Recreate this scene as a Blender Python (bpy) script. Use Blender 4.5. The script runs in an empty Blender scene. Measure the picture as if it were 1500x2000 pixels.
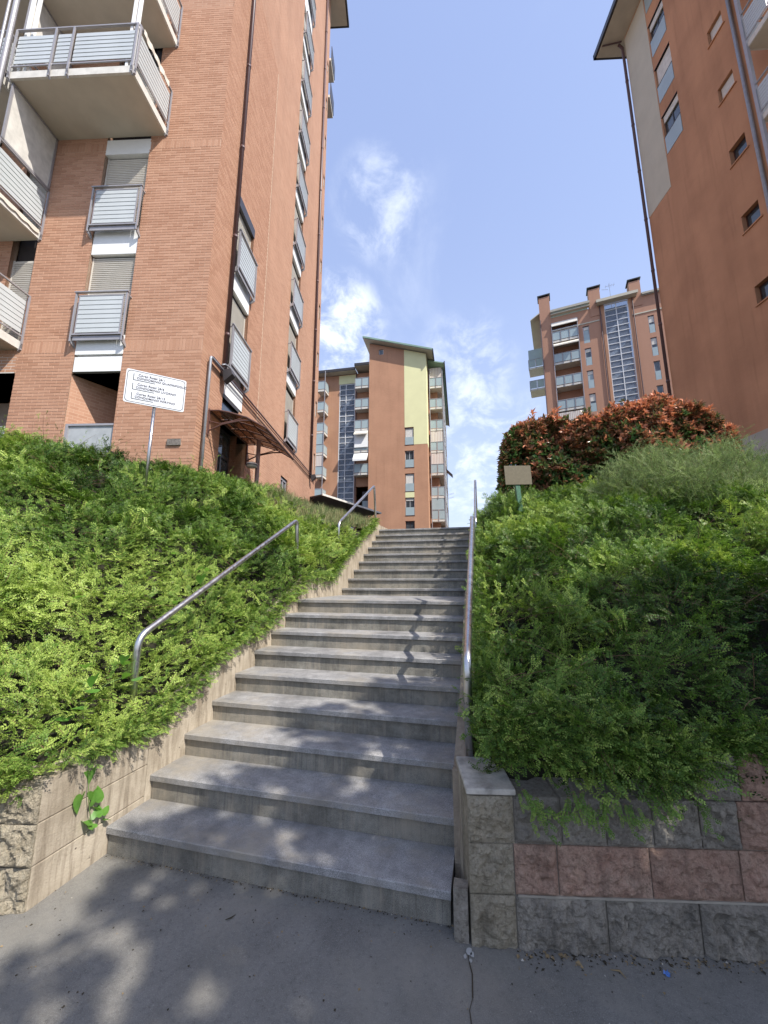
import bpy, math, random
import numpy as np
from mathutils import Vector, Matrix

random.seed(7)
RNG = np.random.default_rng(11)
S = bpy.context.scene
COL = S.collection
R_ = math.radians

# ------------------------------------------------------------------ camera
CAM = Vector((2.3350, -2.2372, 1.6658))
YAW, PITCH, ROLL = -0.2442, 0.1769, 0.0018
cam = bpy.data.cameras.new('camera')
cam.sensor_fit = 'HORIZONTAL'; cam.sensor_width = 36.0
cam.lens = 761.65 / 1500 * 36.0
cam.clip_start = 0.05; cam.clip_end = 3000
camo = bpy.data.objects.new('camera', cam); COL.objects.link(camo)
_F = Vector((math.sin(YAW), math.cos(YAW), 0)); _R = Vector((math.cos(YAW), -math.sin(YAW), 0)); _Z = Vector((0, 0, 1))
_fw = _F * math.cos(PITCH) + _Z * math.sin(PITCH); _up = _R.cross(_fw)
_r2 = math.cos(ROLL) * _R + math.sin(ROLL) * _up; _u2 = -math.sin(ROLL) * _R + math.cos(ROLL) * _up
camo.matrix_world = Matrix(((_r2.x, _u2.x, -_fw.x, CAM.x), (_r2.y, _u2.y, -_fw.y, CAM.y), (_r2.z, _u2.z, -_fw.z, CAM.z), (0, 0, 0, 1)))
S.camera = camo

# ------------------------------------------------------------------ sky and sun
SUN = Vector((0.90, -0.44, 1.14)).normalized()
EL = math.asin(SUN.z); AZ = math.atan2(SUN.x, SUN.y)
w = bpy.data.worlds.new('World'); S.world = w; w.use_nodes = True
nt = w.node_tree; nt.nodes.clear(); NN = nt.nodes.new; LK = nt.links.new
sky = NN('ShaderNodeTexSky'); sky.sky_type = 'NISHITA'; sky.sun_disc = False
sky.sun_elevation = EL; sky.sun_rotation = AZ; sky.air_density = 1.0; sky.dust_density = 1.6; sky.ozone_density = 1.2
tc = NN('ShaderNodeTexCoord'); sep = NN('ShaderNodeSeparateXYZ'); LK(tc.outputs['Generated'], sep.inputs[0])
def wmath(op, a, b=None, c=None):
    n = NN('ShaderNodeMath'); n.operation = op
    for i, v in enumerate((a, b, c)):
        if v is None: continue
        if isinstance(v, (int, float)): n.inputs[i].default_value = v
        else: LK(v, n.inputs[i])
    return n.outputs[0]
def wmix(f, a, b):
    n = NN('ShaderNodeMix'); n.data_type = 'RGBA'; n.clamp_factor = True
    for s, v in ((n.inputs[0], f), (n.inputs[6], a), (n.inputs[7], b)):
        if isinstance(v, (int, float)): s.default_value = v
        elif isinstance(v, tuple): s.default_value = (*v, 1)
        else: LK(v, s)
    return n.outputs[2]
# thin bright haze over the whole dome, stronger low down, with wispy clouds carried by the view direction
zpos = wmath('MAXIMUM', sep.outputs['Z'], 0.0)
haze = wmath('MULTIPLY', wmath('POWER', wmath('SUBTRACT', 1.0, zpos), 2.2), 0.95)
base = wmix(haze, wmix(0.5, sky.outputs[0], (2.15, 2.65, 4.5)), (3.1, 3.55, 4.45))
den = wmath('ADD', zpos, 0.25)
cv = NN('ShaderNodeCombineXYZ')
LK(wmath('DIVIDE', sep.outputs['X'], den), cv.inputs[0]); LK(wmath('DIVIDE', sep.outputs['Y'], den), cv.inputs[1])
def wnoise(scale, det, rough, dist, off):
    mp = NN('ShaderNodeMapping'); mp.inputs['Location'].default_value = off; mp.inputs['Scale'].default_value = (1, 0.75, 1)
    LK(cv.outputs[0], mp.inputs[0])
    n = NN('ShaderNodeTexNoise'); n.inputs['Scale'].default_value = scale; n.inputs['Detail'].default_value = det
    n.inputs['Roughness'].default_value = rough; n.inputs['Distortion'].default_value = dist
    LK(mp.outputs[0], n.inputs[0]); return n.outputs[0]
def ramp(v, a, b):
    n = NN('ShaderNodeMapRange'); n.interpolation_type = 'SMOOTHSTEP'; n.inputs[1].default_value = a; n.inputs[2].default_value = b
    LK(v, n.inputs[0]); return n.outputs[0]
def blob(px, py, pz, a, b):   # a patch of the sky about one direction, where a cloud hangs
    d = NN('ShaderNodeVectorMath'); d.operation = 'DOT_PRODUCT'; LK(tc.outputs['Generated'], d.inputs[0])
    d.inputs[1].default_value = Vector((px, py, pz)).normalized(); return ramp(d.outputs['Value'], a, b)
wisps = wnoise(3.2, 9, 0.62, 0.5, (3.1, 1.7, 0)); big = wnoise(1.1, 5, 0.55, 0.2, (0.4, 5.2, 0))
general = wmath('MULTIPLY', ramp(wisps, 0.52, 0.78), ramp(big, 0.45, 0.65))
def pxdir(u, v):
    d = _r2 * ((u - 750) / 761.65) + _u2 * ((1000 - v) / 761.65) + _fw; return tuple(d.normalized())
puff = wmath('ADD', wmath('MULTIPLY', blob(*pxdir(650, 640), 0.9900, 0.9992), 1.1), wmath('MULTIPLY', blob(*pxdir(745, 405), 0.9930, 1.0), 0.55))
puff = wmath('ADD', puff, wmath('MULTIPLY', blob(*pxdir(905, 715), 0.9900, 1.0), 0.5))
puff = wmath('ADD', puff, wmath('MULTIPLY', blob(*pxdir(960, 900), 0.980, 1.0), 0.55))
local = wmath('MULTIPLY', puff, ramp(wnoise(9.0, 10, 0.64, 0.3, (1.3, 0.2, 0)), 0.40, 0.72))
cf = wmath('MINIMUM', wmath('ADD', wmath('MULTIPLY', general, 0.22), local), 0.85)
skyc = wmix(cf, base, (5.4, 5.7, 6.0))
bg = NN('ShaderNodeBackground'); bg.inputs['Strength'].default_value = 0.15
out = NN('ShaderNodeOutputWorld'); LK(skyc, bg.inputs[0]); LK(bg.outputs[0], out.inputs[0])

sl = bpy.data.lights.new('sun', 'SUN'); sl.energy = 4.0; sl.angle = R_(0.53); sl.color = (1.0, 0.945, 0.87)
so = bpy.data.objects.new('sun', sl); COL.objects.link(so)
so.rotation_euler = SUN.to_track_quat('Z', 'Y').to_euler(); so.location = (20, -15, 30)
S.view_settings.view_transform = 'Standard'; S.view_settings.look = 'None'
S.view_settings.exposure = 0.78; S.view_settings.gamma = 1.0; S.view_settings.use_curve_mapping = False
S.cycles.max_bounces = 6; S.cycles.diffuse_bounces = 3; S.cycles.glossy_bounces = 3; S.cycles.transparent_max_bounces = 8
S.cycles.transmission_bounces = 4; S.cycles.use_denoising = True
try: S.cycles.caustics_reflective = False; S.cycles.caustics_refractive = False
except Exception: pass

# ------------------------------------------------------------------ materials
class NB:
    def __init__(s, name):
        s.m = bpy.data.materials.new(name); s.m.use_nodes = True; s.t = s.m.node_tree; s.t.nodes.clear()
        s.out = s.n('ShaderNodeOutputMaterial'); s.p = s.n('ShaderNodeBsdfPrincipled'); s.l(s.p.outputs[0], s.out.inputs[0])
    def n(s, k): return s.t.nodes.new(k)
    def l(s, a, b): s.t.links.new(a, b)
    def set(s, sock, v):
        if isinstance(v, tuple): sock.default_value = (*v, 1) if len(v) == 3 and sock.type == 'RGBA' else v
        elif isinstance(v, (int, float)): sock.default_value = v
        else: s.l(v, sock)
    def math(s, op, a, b=0.0, c=None):
        n = s.n('ShaderNodeMath'); n.operation = op; s.set(n.inputs[0], a); s.set(n.inputs[1], b)
        if c is not None: s.set(n.inputs[2], c)
        return n.outputs[0]
    def mix(s, f, a, b, mode='MIX'):
        n = s.n('ShaderNodeMix'); n.data_type = 'RGBA'; n.blend_type = mode; n.clamp_factor = True
        s.set(n.inputs[0], f); s.set(n.inputs[6], a); s.set(n.inputs[7], b); return n.outputs[2]
    def coord(s, k='Object'):
        n = s.n('ShaderNodeTexCoord'); return n.outputs[k]
    def noise(s, scale, det=4, rough=0.55, vec=None, sc=None, dist=0):
        v = vec if vec is not None else s.coord()
        if sc:
            mp = s.n('ShaderNodeMapping'); mp.inputs['Scale'].default_value = sc; s.l(v, mp.inputs[0]); v = mp.outputs[0]
        n = s.n('ShaderNodeTexNoise'); n.inputs['Scale'].default_value = scale; n.inputs['Detail'].default_value = det
        n.inputs['Roughness'].default_value = rough; n.inputs['Distortion'].default_value = dist; s.l(v, n.inputs[0]); return n.outputs[0]
    def rng(s, v, a, b, c=0.0, d=1.0):
        n = s.n('ShaderNodeMapRange'); s.l(v, n.inputs[0])
        for i, x in enumerate((a, b, c, d)): n.inputs[i + 1].default_value = x
        return n.outputs[0]
    def bump(s, h, dist=0.01, st=1.0):
        n = s.n('ShaderNodeBump'); n.inputs['Distance'].default_value = dist; n.inputs['Strength'].default_value = st
        s.l(h, n.inputs['Height']); s.l(n.outputs[0], s.p.inputs['Normal'])
    def fin(s, col, rough=0.8, metal=0.0, spec=0.4):
        s.set(s.p.inputs['Base Color'], col); s.set(s.p.inputs['Roughness'], rough)
        s.p.inputs['Metallic'].default_value = metal; s.p.inputs['Specular IOR Level'].default_value = spec; return s.m

def plain(name, col, rough=0.7, metal=0.0, var=0.12, scale=6.0, spec=0.4, bump=0.0, bscale=60.0, streak=0.0):
    b = NB(name); dark = tuple(c * (1 - var) for c in col); lite = tuple(min(1, c * (1 + var)) for c in col)
    c = b.mix(b.rng(b.noise(scale), 0.3, 0.7), dark, lite)
    if streak:
        c = b.mix(b.math('MULTIPLY', b.rng(b.noise(3.0, 5, 0.6, sc=(6, 6, 0.35)), 0.5, 0.75), streak), c, tuple(x * 0.55 for x in col))
    if bump: b.bump(b.noise(bscale, 4, 0.6), bump)
    return b.fin(c, rough, metal, spec)

M = {}
M['white'] = plain('white_painted_panel', (0.76, 0.77, 0.76), 0.55, var=0.03, streak=0.03)
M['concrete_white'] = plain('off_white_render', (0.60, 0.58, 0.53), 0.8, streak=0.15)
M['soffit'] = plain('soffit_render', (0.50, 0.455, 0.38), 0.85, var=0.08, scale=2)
M['steel'] = plain('galvanised_grey_paint', (0.34, 0.33, 0.345), 0.42, metal=0.25, var=0.06)
M['slat'] = plain('pale_frosted_slat', (0.46, 0.49, 0.495), 0.32, var=0.05, scale=2)
M['panelf'] = plain('frosted_balustrade_glass', (0.34, 0.42, 0.44), 0.25, var=0.06, scale=1)
M['pipe'] = plain('brown_painted_pipe', (0.085, 0.045, 0.045), 0.4, spec=0.5)
M['pipegrey'] = plain('grey_pipe', (0.28, 0.29, 0.31), 0.4, metal=0.3)
M['dark'] = plain('dark_interior', (0.035, 0.03, 0.03), 0.8)
M['recess'] = plain('recess_paint', (0.40, 0.32, 0.26), 0.85)
M['greygate'] = plain('grey_gate_sheet', (0.36, 0.38, 0.39), 0.5)
M['cream'] = plain('cream_plaster', (0.50, 0.47, 0.38), 0.88, var=0.05, scale=1.2, bump=0.003, streak=0.08)
M['yellow'] = plain('pale_yellow_plaster', (0.70, 0.69, 0.40), 0.88, var=0.04, scale=0.8)
M['greytrim'] = plain('grey_plinth_plaster', (0.40, 0.38, 0.32), 0.88, var=0.08, scale=1.5, bump=0.002)
M['copper'] = plain('green_metal_roof', (0.22, 0.33, 0.27), 0.5, var=0.12, scale=1.0)
M['darkmetal'] = plain('dark_gutter_metal', (0.045, 0.042, 0.045), 0.4)
M['antenna'] = plain('aerial_metal', (0.3, 0.3, 0.3), 0.4, metal=0.6)
M['signwhite'] = plain('white_sign_enamel', (0.62, 0.64, 0.67), 0.35, var=0.02)
M['signgrey'] = plain('grey_sign_paint', (0.07, 0.08, 0.09), 0.5, var=0.05)
M['signtext'] = plain('grey_lettering', (0.07, 0.07, 0.09), 0.5, var=0.05)
M['signbrown'] = plain('weathered_brown_sign', (0.135, 0.115, 0.075), 0.7, var=0.12, scale=40)
M['greenpost'] = plain('green_painted_post', (0.055, 0.14, 0.085), 0.5, var=0.35, scale=30)
M['awning'] = plain('striped_awning_cloth', (0.62, 0.58, 0.50), 0.85, var=0.1, scale=6)
M['concrete_stair'] = plain('tooled_concrete', (0.33, 0.27, 0.20), 0.9, var=0.3, scale=9, bump=0.01, bscale=90)
M['mull'] = plain('white_mullion', (0.66, 0.67, 0.68), 0.4, var=0.03)
M['photinia_wood'] = plain('brown_wood', (0.10, 0.06, 0.04), 0.8)
M['bark'] = plain('bark', (0.16, 0.12, 0.09), 0.9, var=0.3, scale=12, bump=0.02, bscale=25)
M['lampwhite'] = plain('opal_lamp_glass', (0.55, 0.52, 0.46), 0.25, var=0.03)
M['blueplastic'] = plain('blue_plastic_scrap', (0.10, 0.22, 0.55), 0.35)

def stainless():
    b = NB('brushed_stainless'); c = b.mix(b.rng(b.noise(14, 5, 0.6), 0.3, 0.7), (0.45, 0.44, 0.43), (0.62, 0.61, 0.60))
    return b.fin(c, b.rng(b.noise(30), 0.3, 0.7, 0.24, 0.42), 1.0)
M['inox'] = stainless()

BR, BRD, BRL, MORT = (0.44, 0.25, 0.165), (0.385, 0.205, 0.13), (0.49, 0.285, 0.19), (0.57, 0.41, 0.30)
def brick_single():
    b = NB('orange_clay_brick')
    a = b.n('ShaderNodeAttribute'); a.attribute_name = 'tone'; o = b.n('ShaderNodeObjectInfo')
    r = b.math('FRACT', b.math('ADD', a.outputs['Fac'], o.outputs['Random']))
    c = b.mix(r, BRD, BRL); c = b.mix(b.rng(b.noise(1.3, 3, 0.5), 0.35, 0.7, 0, 0.35), c, BRL)
    c = b.mix(b.rng(b.noise(70, 3, 0.6), 0.45, 0.8, 0, 0.35), c, (0.36, 0.19, 0.13))
    b.bump(b.noise(120, 3, 0.6), 0.003); return b.fin(c, 0.85, spec=0.25)
M['brick'] = brick_single()
M['mortar'] = plain('pale_mortar', MORT, 0.95, var=0.08, scale=30)
def brick_wall(name, contrast=1.0, tint=(1, 1, 1)):
    b = NB(name); sp = b.n('ShaderNodeSeparateXYZ'); b.l(b.coord(), sp.inputs[0])
    cb = b.n('ShaderNodeCombineXYZ'); b.l(b.math('ADD', sp.outputs[0], sp.outputs[1]), cb.inputs[0]); b.l(sp.outputs[2], cb.inputs[1])
    t = b.n('ShaderNodeTexBrick'); b.l(cb.outputs[0], t.inputs['Vector']); t.inputs['Scale'].default_value = 1.0
    t.inputs['Brick Width'].default_value = 0.262; t.inputs['Row Height'].default_value = 0.078; t.inputs['Mortar Size'].default_value = 0.005
    tt = lambda c: (*[x * y for x, y in zip(c, tint)], 1)
    t.inputs['Color1'].default_value = tt(BRD); t.inputs['Color2'].default_value = tt(BRL); t.inputs['Mortar'].default_value = tt(MORT)
    avg = tuple(x * y for x, y in zip((0.40, 0.225, 0.15), tint))
    c = b.mix(contrast, avg, t.outputs[0])
    c = b.mix(b.rng(b.noise(0.35, 5, 0.6), 0.3, 0.75, 0, 0.55), c, tuple(x * 1.12 for x in avg))
    c = b.mix(b.math('MULTIPLY', b.rng(b.noise(1.6, 6, 0.6, sc=(1.5, 1.5, 0.12)), 0.5, 0.8), 0.25), c, tuple(x * 0.72 for x in avg))
    b.bump(b.noise(40, 3, 0.6), 0.004); return b.fin(c, 0.88, spec=0.2)
M['brickwall'] = brick_wall('brick_wall_with_joints', 0.85)
M['brickfar'] = brick_wall('distant_orange_brick', 0.25, (1.10, 1.08, 1.02))
def weather(m, k=0.5):
    t = m.node_tree; p = next(n for n in t.nodes if n.type == 'BSDF_PRINCIPLED'); lk = p.inputs['Base Color'].links[0]; src_ = lk.from_socket
    tc_ = t.nodes.new('ShaderNodeTexCoord'); prev = src_
    for sc_, s3, lo, hi, f in ((0.5, (1, 1, .08), .50, .68, .35), (0.22, (1, 1, 1), .42, .62, .45), (2.4, (1, 1, .05), .58, .70, .30)):
        mp = t.nodes.new('ShaderNodeMapping'); mp.inputs['Scale'].default_value = s3; n = t.nodes.new('ShaderNodeTexNoise'); n.inputs['Scale'].default_value = sc_ * 2; n.inputs['Detail'].default_value = 6
        r = t.nodes.new('ShaderNodeMapRange'); r.inputs[1].default_value = lo; r.inputs[2].default_value = hi; r.inputs[4].default_value = f * k
        t.links.new(tc_.outputs['Object'], mp.inputs[0]); t.links.new(mp.outputs[0], n.inputs[0]); t.links.new(n.outputs[0], r.inputs[0])
        mx = t.nodes.new('ShaderNodeMix'); mx.data_type = 'RGBA'; mx.blend_type = 'MULTIPLY'; mx.inputs[7].default_value = (.62, .60, .60, 1); t.links.new(r.outputs[0], mx.inputs[0]); t.links.new(prev, mx.inputs[6]); prev = mx.outputs[2]
    t.links.new(prev, p.inputs['Base Color'])
M['plaster'] = brick_wall('terracotta_facing', 0.12, (1.26, 1.17, 1.0))

weather(M['plaster'], 1.0); weather(M['brickfar'], .6); weather(M['brickwall'], .5)
def granite(name, c0, c1, c2, stain=0.35, rough=0.6, streak=False):
    b = NB(name); o = b.n('ShaderNodeObjectInfo'); vec = b.n('ShaderNodeVectorMath'); vec.operation = 'ADD'
    b.l(b.coord(), vec.inputs[0]); b.l(o.outputs['Location'], vec.inputs[1]); V = vec.outputs[0]
    c = b.mix(b.rng(b.noise(11, 8, 0.72), 0.34, 0.66), c0, c1)
    g = b.noise(230, 3, 0.75); c = b.mix(b.rng(g, 0.50, 0.68, 0, 0.75), c, tuple(min(1, x * 1.35) for x in c1)); c = b.mix(b.rng(g, 0.46, 0.33, 0, 0.8), c, c2)
    v = b.n('ShaderNodeTexVoronoi'); v.inputs['Scale'].default_value = 95; b.l(b.coord(), v.inputs['Vector'])
    c = b.mix(b.rng(v.outputs['Distance'], 0.0, 0.30, 0.55, 0.0), c, c2)
    c = b.mix(b.rng(b.noise(2.6, 7, 0.65, vec=V), 0.42, 0.70, 0, stain * 1.4), c, tuple(x * 0.62 for x in c0))
    c = b.mix(b.rng(b.noise(1.7, 7, 0.68, vec=V), 0.50, 0.72, 0, stain * 1.5), c, (0.33, 0.29, 0.225))
    if streak:
        c = b.mix(b.rng(b.noise(3.0, 6, 0.7, vec=V, sc=(9, 1, 0.5)), 0.50, 0.72, 0, 0.6), c, (0.36, 0.31, 0.24))
        c = b.mix(b.rng(b.noise(3.4, 6, 0.7, vec=V, sc=(14, 1, 0.4)), 0.56, 0.70, 0, 0.6), c, (0.09, 0.085, 0.075))
    b.bump(b.math('ADD', g, b.noise(40, 5, 0.7)), 0.004 if streak else 0.002); return b.fin(c, rough, spec=0.3)
M['tread'] = granite('grey_granite_tread', (0.20, 0.196, 0.19), (0.37, 0.363, 0.35), (0.055, 0.055, 0.055), 0.55, 0.62)
M['riser'] = granite('rough_granite_riser', (0.15, 0.142, 0.12), (0.31, 0.295, 0.25), (0.06, 0.06, 0.052), 0.6, 0.85, True)

def stone(name, c0, c1, green=0.0):
    b = NB(name); o = b.n('ShaderNodeObjectInfo'); vec = b.n('ShaderNodeVectorMath'); vec.operation = 'ADD'
    b.l(b.coord(), vec.inputs[0]); b.l(o.outputs['Location'], vec.inputs[1]); V = vec.outputs[0]
    c = b.mix(b.rng(b.noise(9, 7, 0.65, vec=V), 0.32, 0.68), c0, c1)
    c = b.mix(b.rng(b.noise(48, 6, 0.75, vec=V), 0.48, 0.66, 0, 0.75), c, tuple(x * 0.42 for x in c0))  # crevice shade of the hewn face, painted into the colour as dark flecks
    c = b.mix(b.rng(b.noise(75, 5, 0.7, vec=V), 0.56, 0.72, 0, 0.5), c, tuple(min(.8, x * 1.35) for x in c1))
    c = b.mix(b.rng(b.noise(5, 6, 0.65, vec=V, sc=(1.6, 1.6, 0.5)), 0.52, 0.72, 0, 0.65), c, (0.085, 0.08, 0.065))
    c = b.mix(b.math('MULTIPLY', o.outputs['Random'], 0.35), c, tuple(x * 0.65 for x in c0))
    b.bump(b.noise(38, 9, 0.74, vec=V), 0.05); return b.fin(c, 0.92, spec=0.2)
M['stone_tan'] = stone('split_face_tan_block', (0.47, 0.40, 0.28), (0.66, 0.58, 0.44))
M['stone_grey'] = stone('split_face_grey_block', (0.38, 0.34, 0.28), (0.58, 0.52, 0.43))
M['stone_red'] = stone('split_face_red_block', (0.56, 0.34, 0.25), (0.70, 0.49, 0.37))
def smooth_wall():
    b = NB('weathered_smooth_block'); c = b.mix(b.rng(b.noise(3.5, 7, 0.62), 0.3, 0.7), (0.27, 0.225, 0.165), (0.50, 0.435, 0.34))
    c = b.mix(b.rng(b.noise(5, 7, 0.65, sc=(5, 5, 0.5)), 0.46, 0.66, 0, 0.75), c, (0.17, 0.135, 0.095))
    c = b.mix(b.rng(b.noise(4, 7, 0.7, sc=(9, 9, 0.7)), 0.62, 0.74, 0, 0.5), c, (0.62, 0.58, 0.50))
    v = b.n('ShaderNodeTexVoronoi'); v.inputs['Scale'].default_value = 14; b.l(b.coord(), v.inputs['Vector'])
    pit = b.math('MULTIPLY', b.rng(v.outputs['Distance'], 0.0, 0.10, 1, 0), b.rng(b.noise(4), 0.55, 0.62))
    c = b.mix(pit, c, (0.07, 0.05, 0.035)); b.bump(b.math('SUBTRACT', b.noise(70, 6, 0.7), pit), 0.006)
    return b.fin(c, 0.9, spec=0.2)
M['wallsmooth'] = smooth_wall()

def asphalt():
    b = NB('old_grey_asphalt'); c = b.mix(b.rng(b.noise(3.0, 8, 0.68), 0.3, 0.7), (0.135, 0.130, 0.117), (0.235, 0.225, 0.20))
    c = b.mix(b.rng(b.noise(38, 6, 0.75), 0.50, 0.70, 0, 0.55), c, (0.075, 0.074, 0.07))
    c = b.mix(b.rng(b.noise(62, 5, 0.75), 0.55, 0.70, 0, 0.6), c, (0.30, 0.29, 0.265))
    c = b.mix(b.rng(b.noise(210, 3, 0.8), 0.52, 0.72, 0, 0.8), c, (0.34, 0.33, 0.31))
    c = b.mix(b.rng(b.noise(150, 3, 0.8), 0.40, 0.28, 0, 0.7), c, (0.05, 0.05, 0.05))
    c = b.mix(b.rng(b.noise(1.4, 6, 0.65, dist=0.6), 0.50, 0.72, 0, 0.7), c, (0.235, 0.22, 0.185))
    c = b.mix(b.rng(b.noise(26, 4, 0.7), 0.64, 0.72, 0, 0.7), c, (0.06, 0.058, 0.052))
    b.bump(b.math('ADD', b.noise(260, 3, 0.7), b.noise(14, 6, 0.7)), 0.004); return b.fin(c, 0.85, spec=0.3)
M['asphalt'] = asphalt()
M['paving'] = plain('plaza_paving', (0.30, 0.28, 0.25), 0.85)
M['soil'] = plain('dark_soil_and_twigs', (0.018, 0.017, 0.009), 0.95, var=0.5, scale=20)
M['drysoil'] = plain('dry_litter_soil', (0.13, 0.10, 0.065), 0.95, var=0.4, scale=20)

def glass_mat():
    b = NB('window_glass'); c = b.mix(b.rng(b.noise(1.2), 0.35, 0.7), (0.035, 0.045, 0.055), (0.075, 0.09, 0.10))
    return b.fin(c, 0.06, 0.0, 0.9)
M['glass'] = glass_mat()
def stairglass():
    b = NB('blue_stair_glazing'); b.p.inputs['Base Color'].default_value = (0.30, 0.34, 0.40, 1); b.p.inputs['Roughness'].default_value = 0.05
    tr = b.n('ShaderNodeBsdfTransparent'); tr.inputs[0].default_value = (0.86, 0.90, 0.95, 1)
    mx = b.n('ShaderNodeMixShader'); mx.inputs[0].default_value = 0.32
    b.l(tr.outputs[0], mx.inputs[1]); b.l(b.p.outputs[0], mx.inputs[2]); b.l(mx.outputs[0], b.out.inputs[0]); return b.m
M['stairglass'] = stairglass()
def poly():
    b = NB('smoked_canopy_sheet'); b.p.inputs['Base Color'].default_value = (0.20, 0.14, 0.10, 1); b.p.inputs['Roughness'].default_value = 0.25
    tr = b.n('ShaderNodeBsdfTransparent'); tr.inputs[0].default_value = (0.55, 0.42, 0.34, 1)
    mx = b.n('ShaderNodeMixShader'); mx.inputs[0].default_value = 0.5
    b.l(tr.outputs[0], mx.inputs[1]); b.l(b.p.outputs[0], mx.inputs[2]); b.l(mx.outputs[0], b.out.inputs[0]); return b.m
M['poly'] = poly()

def leafmat(name, dark, mid, young, trans=0.24, rough=0.46, attr='tone'):
    b = NB(name)
    a = b.n('ShaderNodeAttribute'); a.attribute_name = attr
    l = b.n('ShaderNodeAttribute'); l.attribute_name = 'leaf'
    t = b.math('ADD', a.outputs['Fac'], b.math('MULTIPLY', b.math('SUBTRACT', l.outputs['Fac'], 0.5), 0.45))
    rp = b.n('ShaderNodeValToRGB'); e = rp.color_ramp.elements
    e[0].position = 0.1; e[0].color = (*dark, 1); e[1].position = 0.95; e[1].color = (*young, 1)
    m = e.new(0.55); m.color = (*mid, 1); b.l(t, rp.inputs[0]); c = rp.outputs[0]
    b.fin(c, rough, spec=0.24)
    tr = b.n('ShaderNodeBsdfTranslucent'); hs = b.n('ShaderNodeHueSaturation'); hs.inputs['Value'].default_value = 1.5; hs.inputs['Saturation'].default_value = 1.1
    b.l(c, hs.inputs['Color']); b.l(hs.outputs[0], tr.inputs[0])
    mx = b.n('ShaderNodeMixShader'); mx.inputs[0].default_value = trans; b.l(b.p.outputs[0], mx.inputs[1]); b.l(tr.outputs[0], mx.inputs[2])
    b.l(mx.outputs[0], b.out.inputs[0]); return b.m
M['leaf'] = leafmat('honeysuckle_leaf', (0.022, 0.052, 0.010), (0.110, 0.200, 0.032), (0.35, 0.45, 0.10))
M['leafsage'] = leafmat('sage_green_leaf', (0.09, 0.14, 0.05), (0.19, 0.26, 0.10), (0.34, 0.42, 0.18), 0.3, 0.6)
M['leafred'] = leafmat('photinia_leaf', (0.085, 0.165, 0.050), (0.17, 0.090, 0.050), (0.66, 0.29, 0.165), 0.22, 0.2)
M['leaftree'] = leafmat('street_tree_leaf', (0.04, 0.09, 0.02), (0.07, 0.14, 0.03), (0.11, 0.2, 0.04), 0.35, 0.45)
M['grassm'] = leafmat('grass_blade', (0.10, 0.15, 0.05), (0.19, 0.24, 0.10), (0.42, 0.36, 0.20), 0.3, 0.6)
def vineleaf():
    b = NB('bindweed_leaf'); c = b.mix(b.rng(b.noise(30, 3), 0.3, 0.7), (0.09, 0.22, 0.035), (0.15, 0.33, 0.06)); b.fin(c, 0.4, spec=0.4)
    tr = b.n('ShaderNodeBsdfTranslucent'); tr.inputs[0].default_value = (0.22, 0.45, 0.05, 1)
    mx = b.n('ShaderNodeMixShader'); mx.inputs[0].default_value = 0.35; b.l(b.p.outputs[0], mx.inputs[1]); b.l(tr.outputs[0], mx.inputs[2]); b.l(mx.outputs[0], b.out.inputs[0]); return b.m
M['vine'] = vineleaf()
M['twig'] = plain('reddish_twig', (0.13, 0.075, 0.04), 0.8, var=0.3, scale=30)
M['greenstem'] = plain('green_stem', (0.12, 0.2, 0.05), 0.6)

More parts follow.
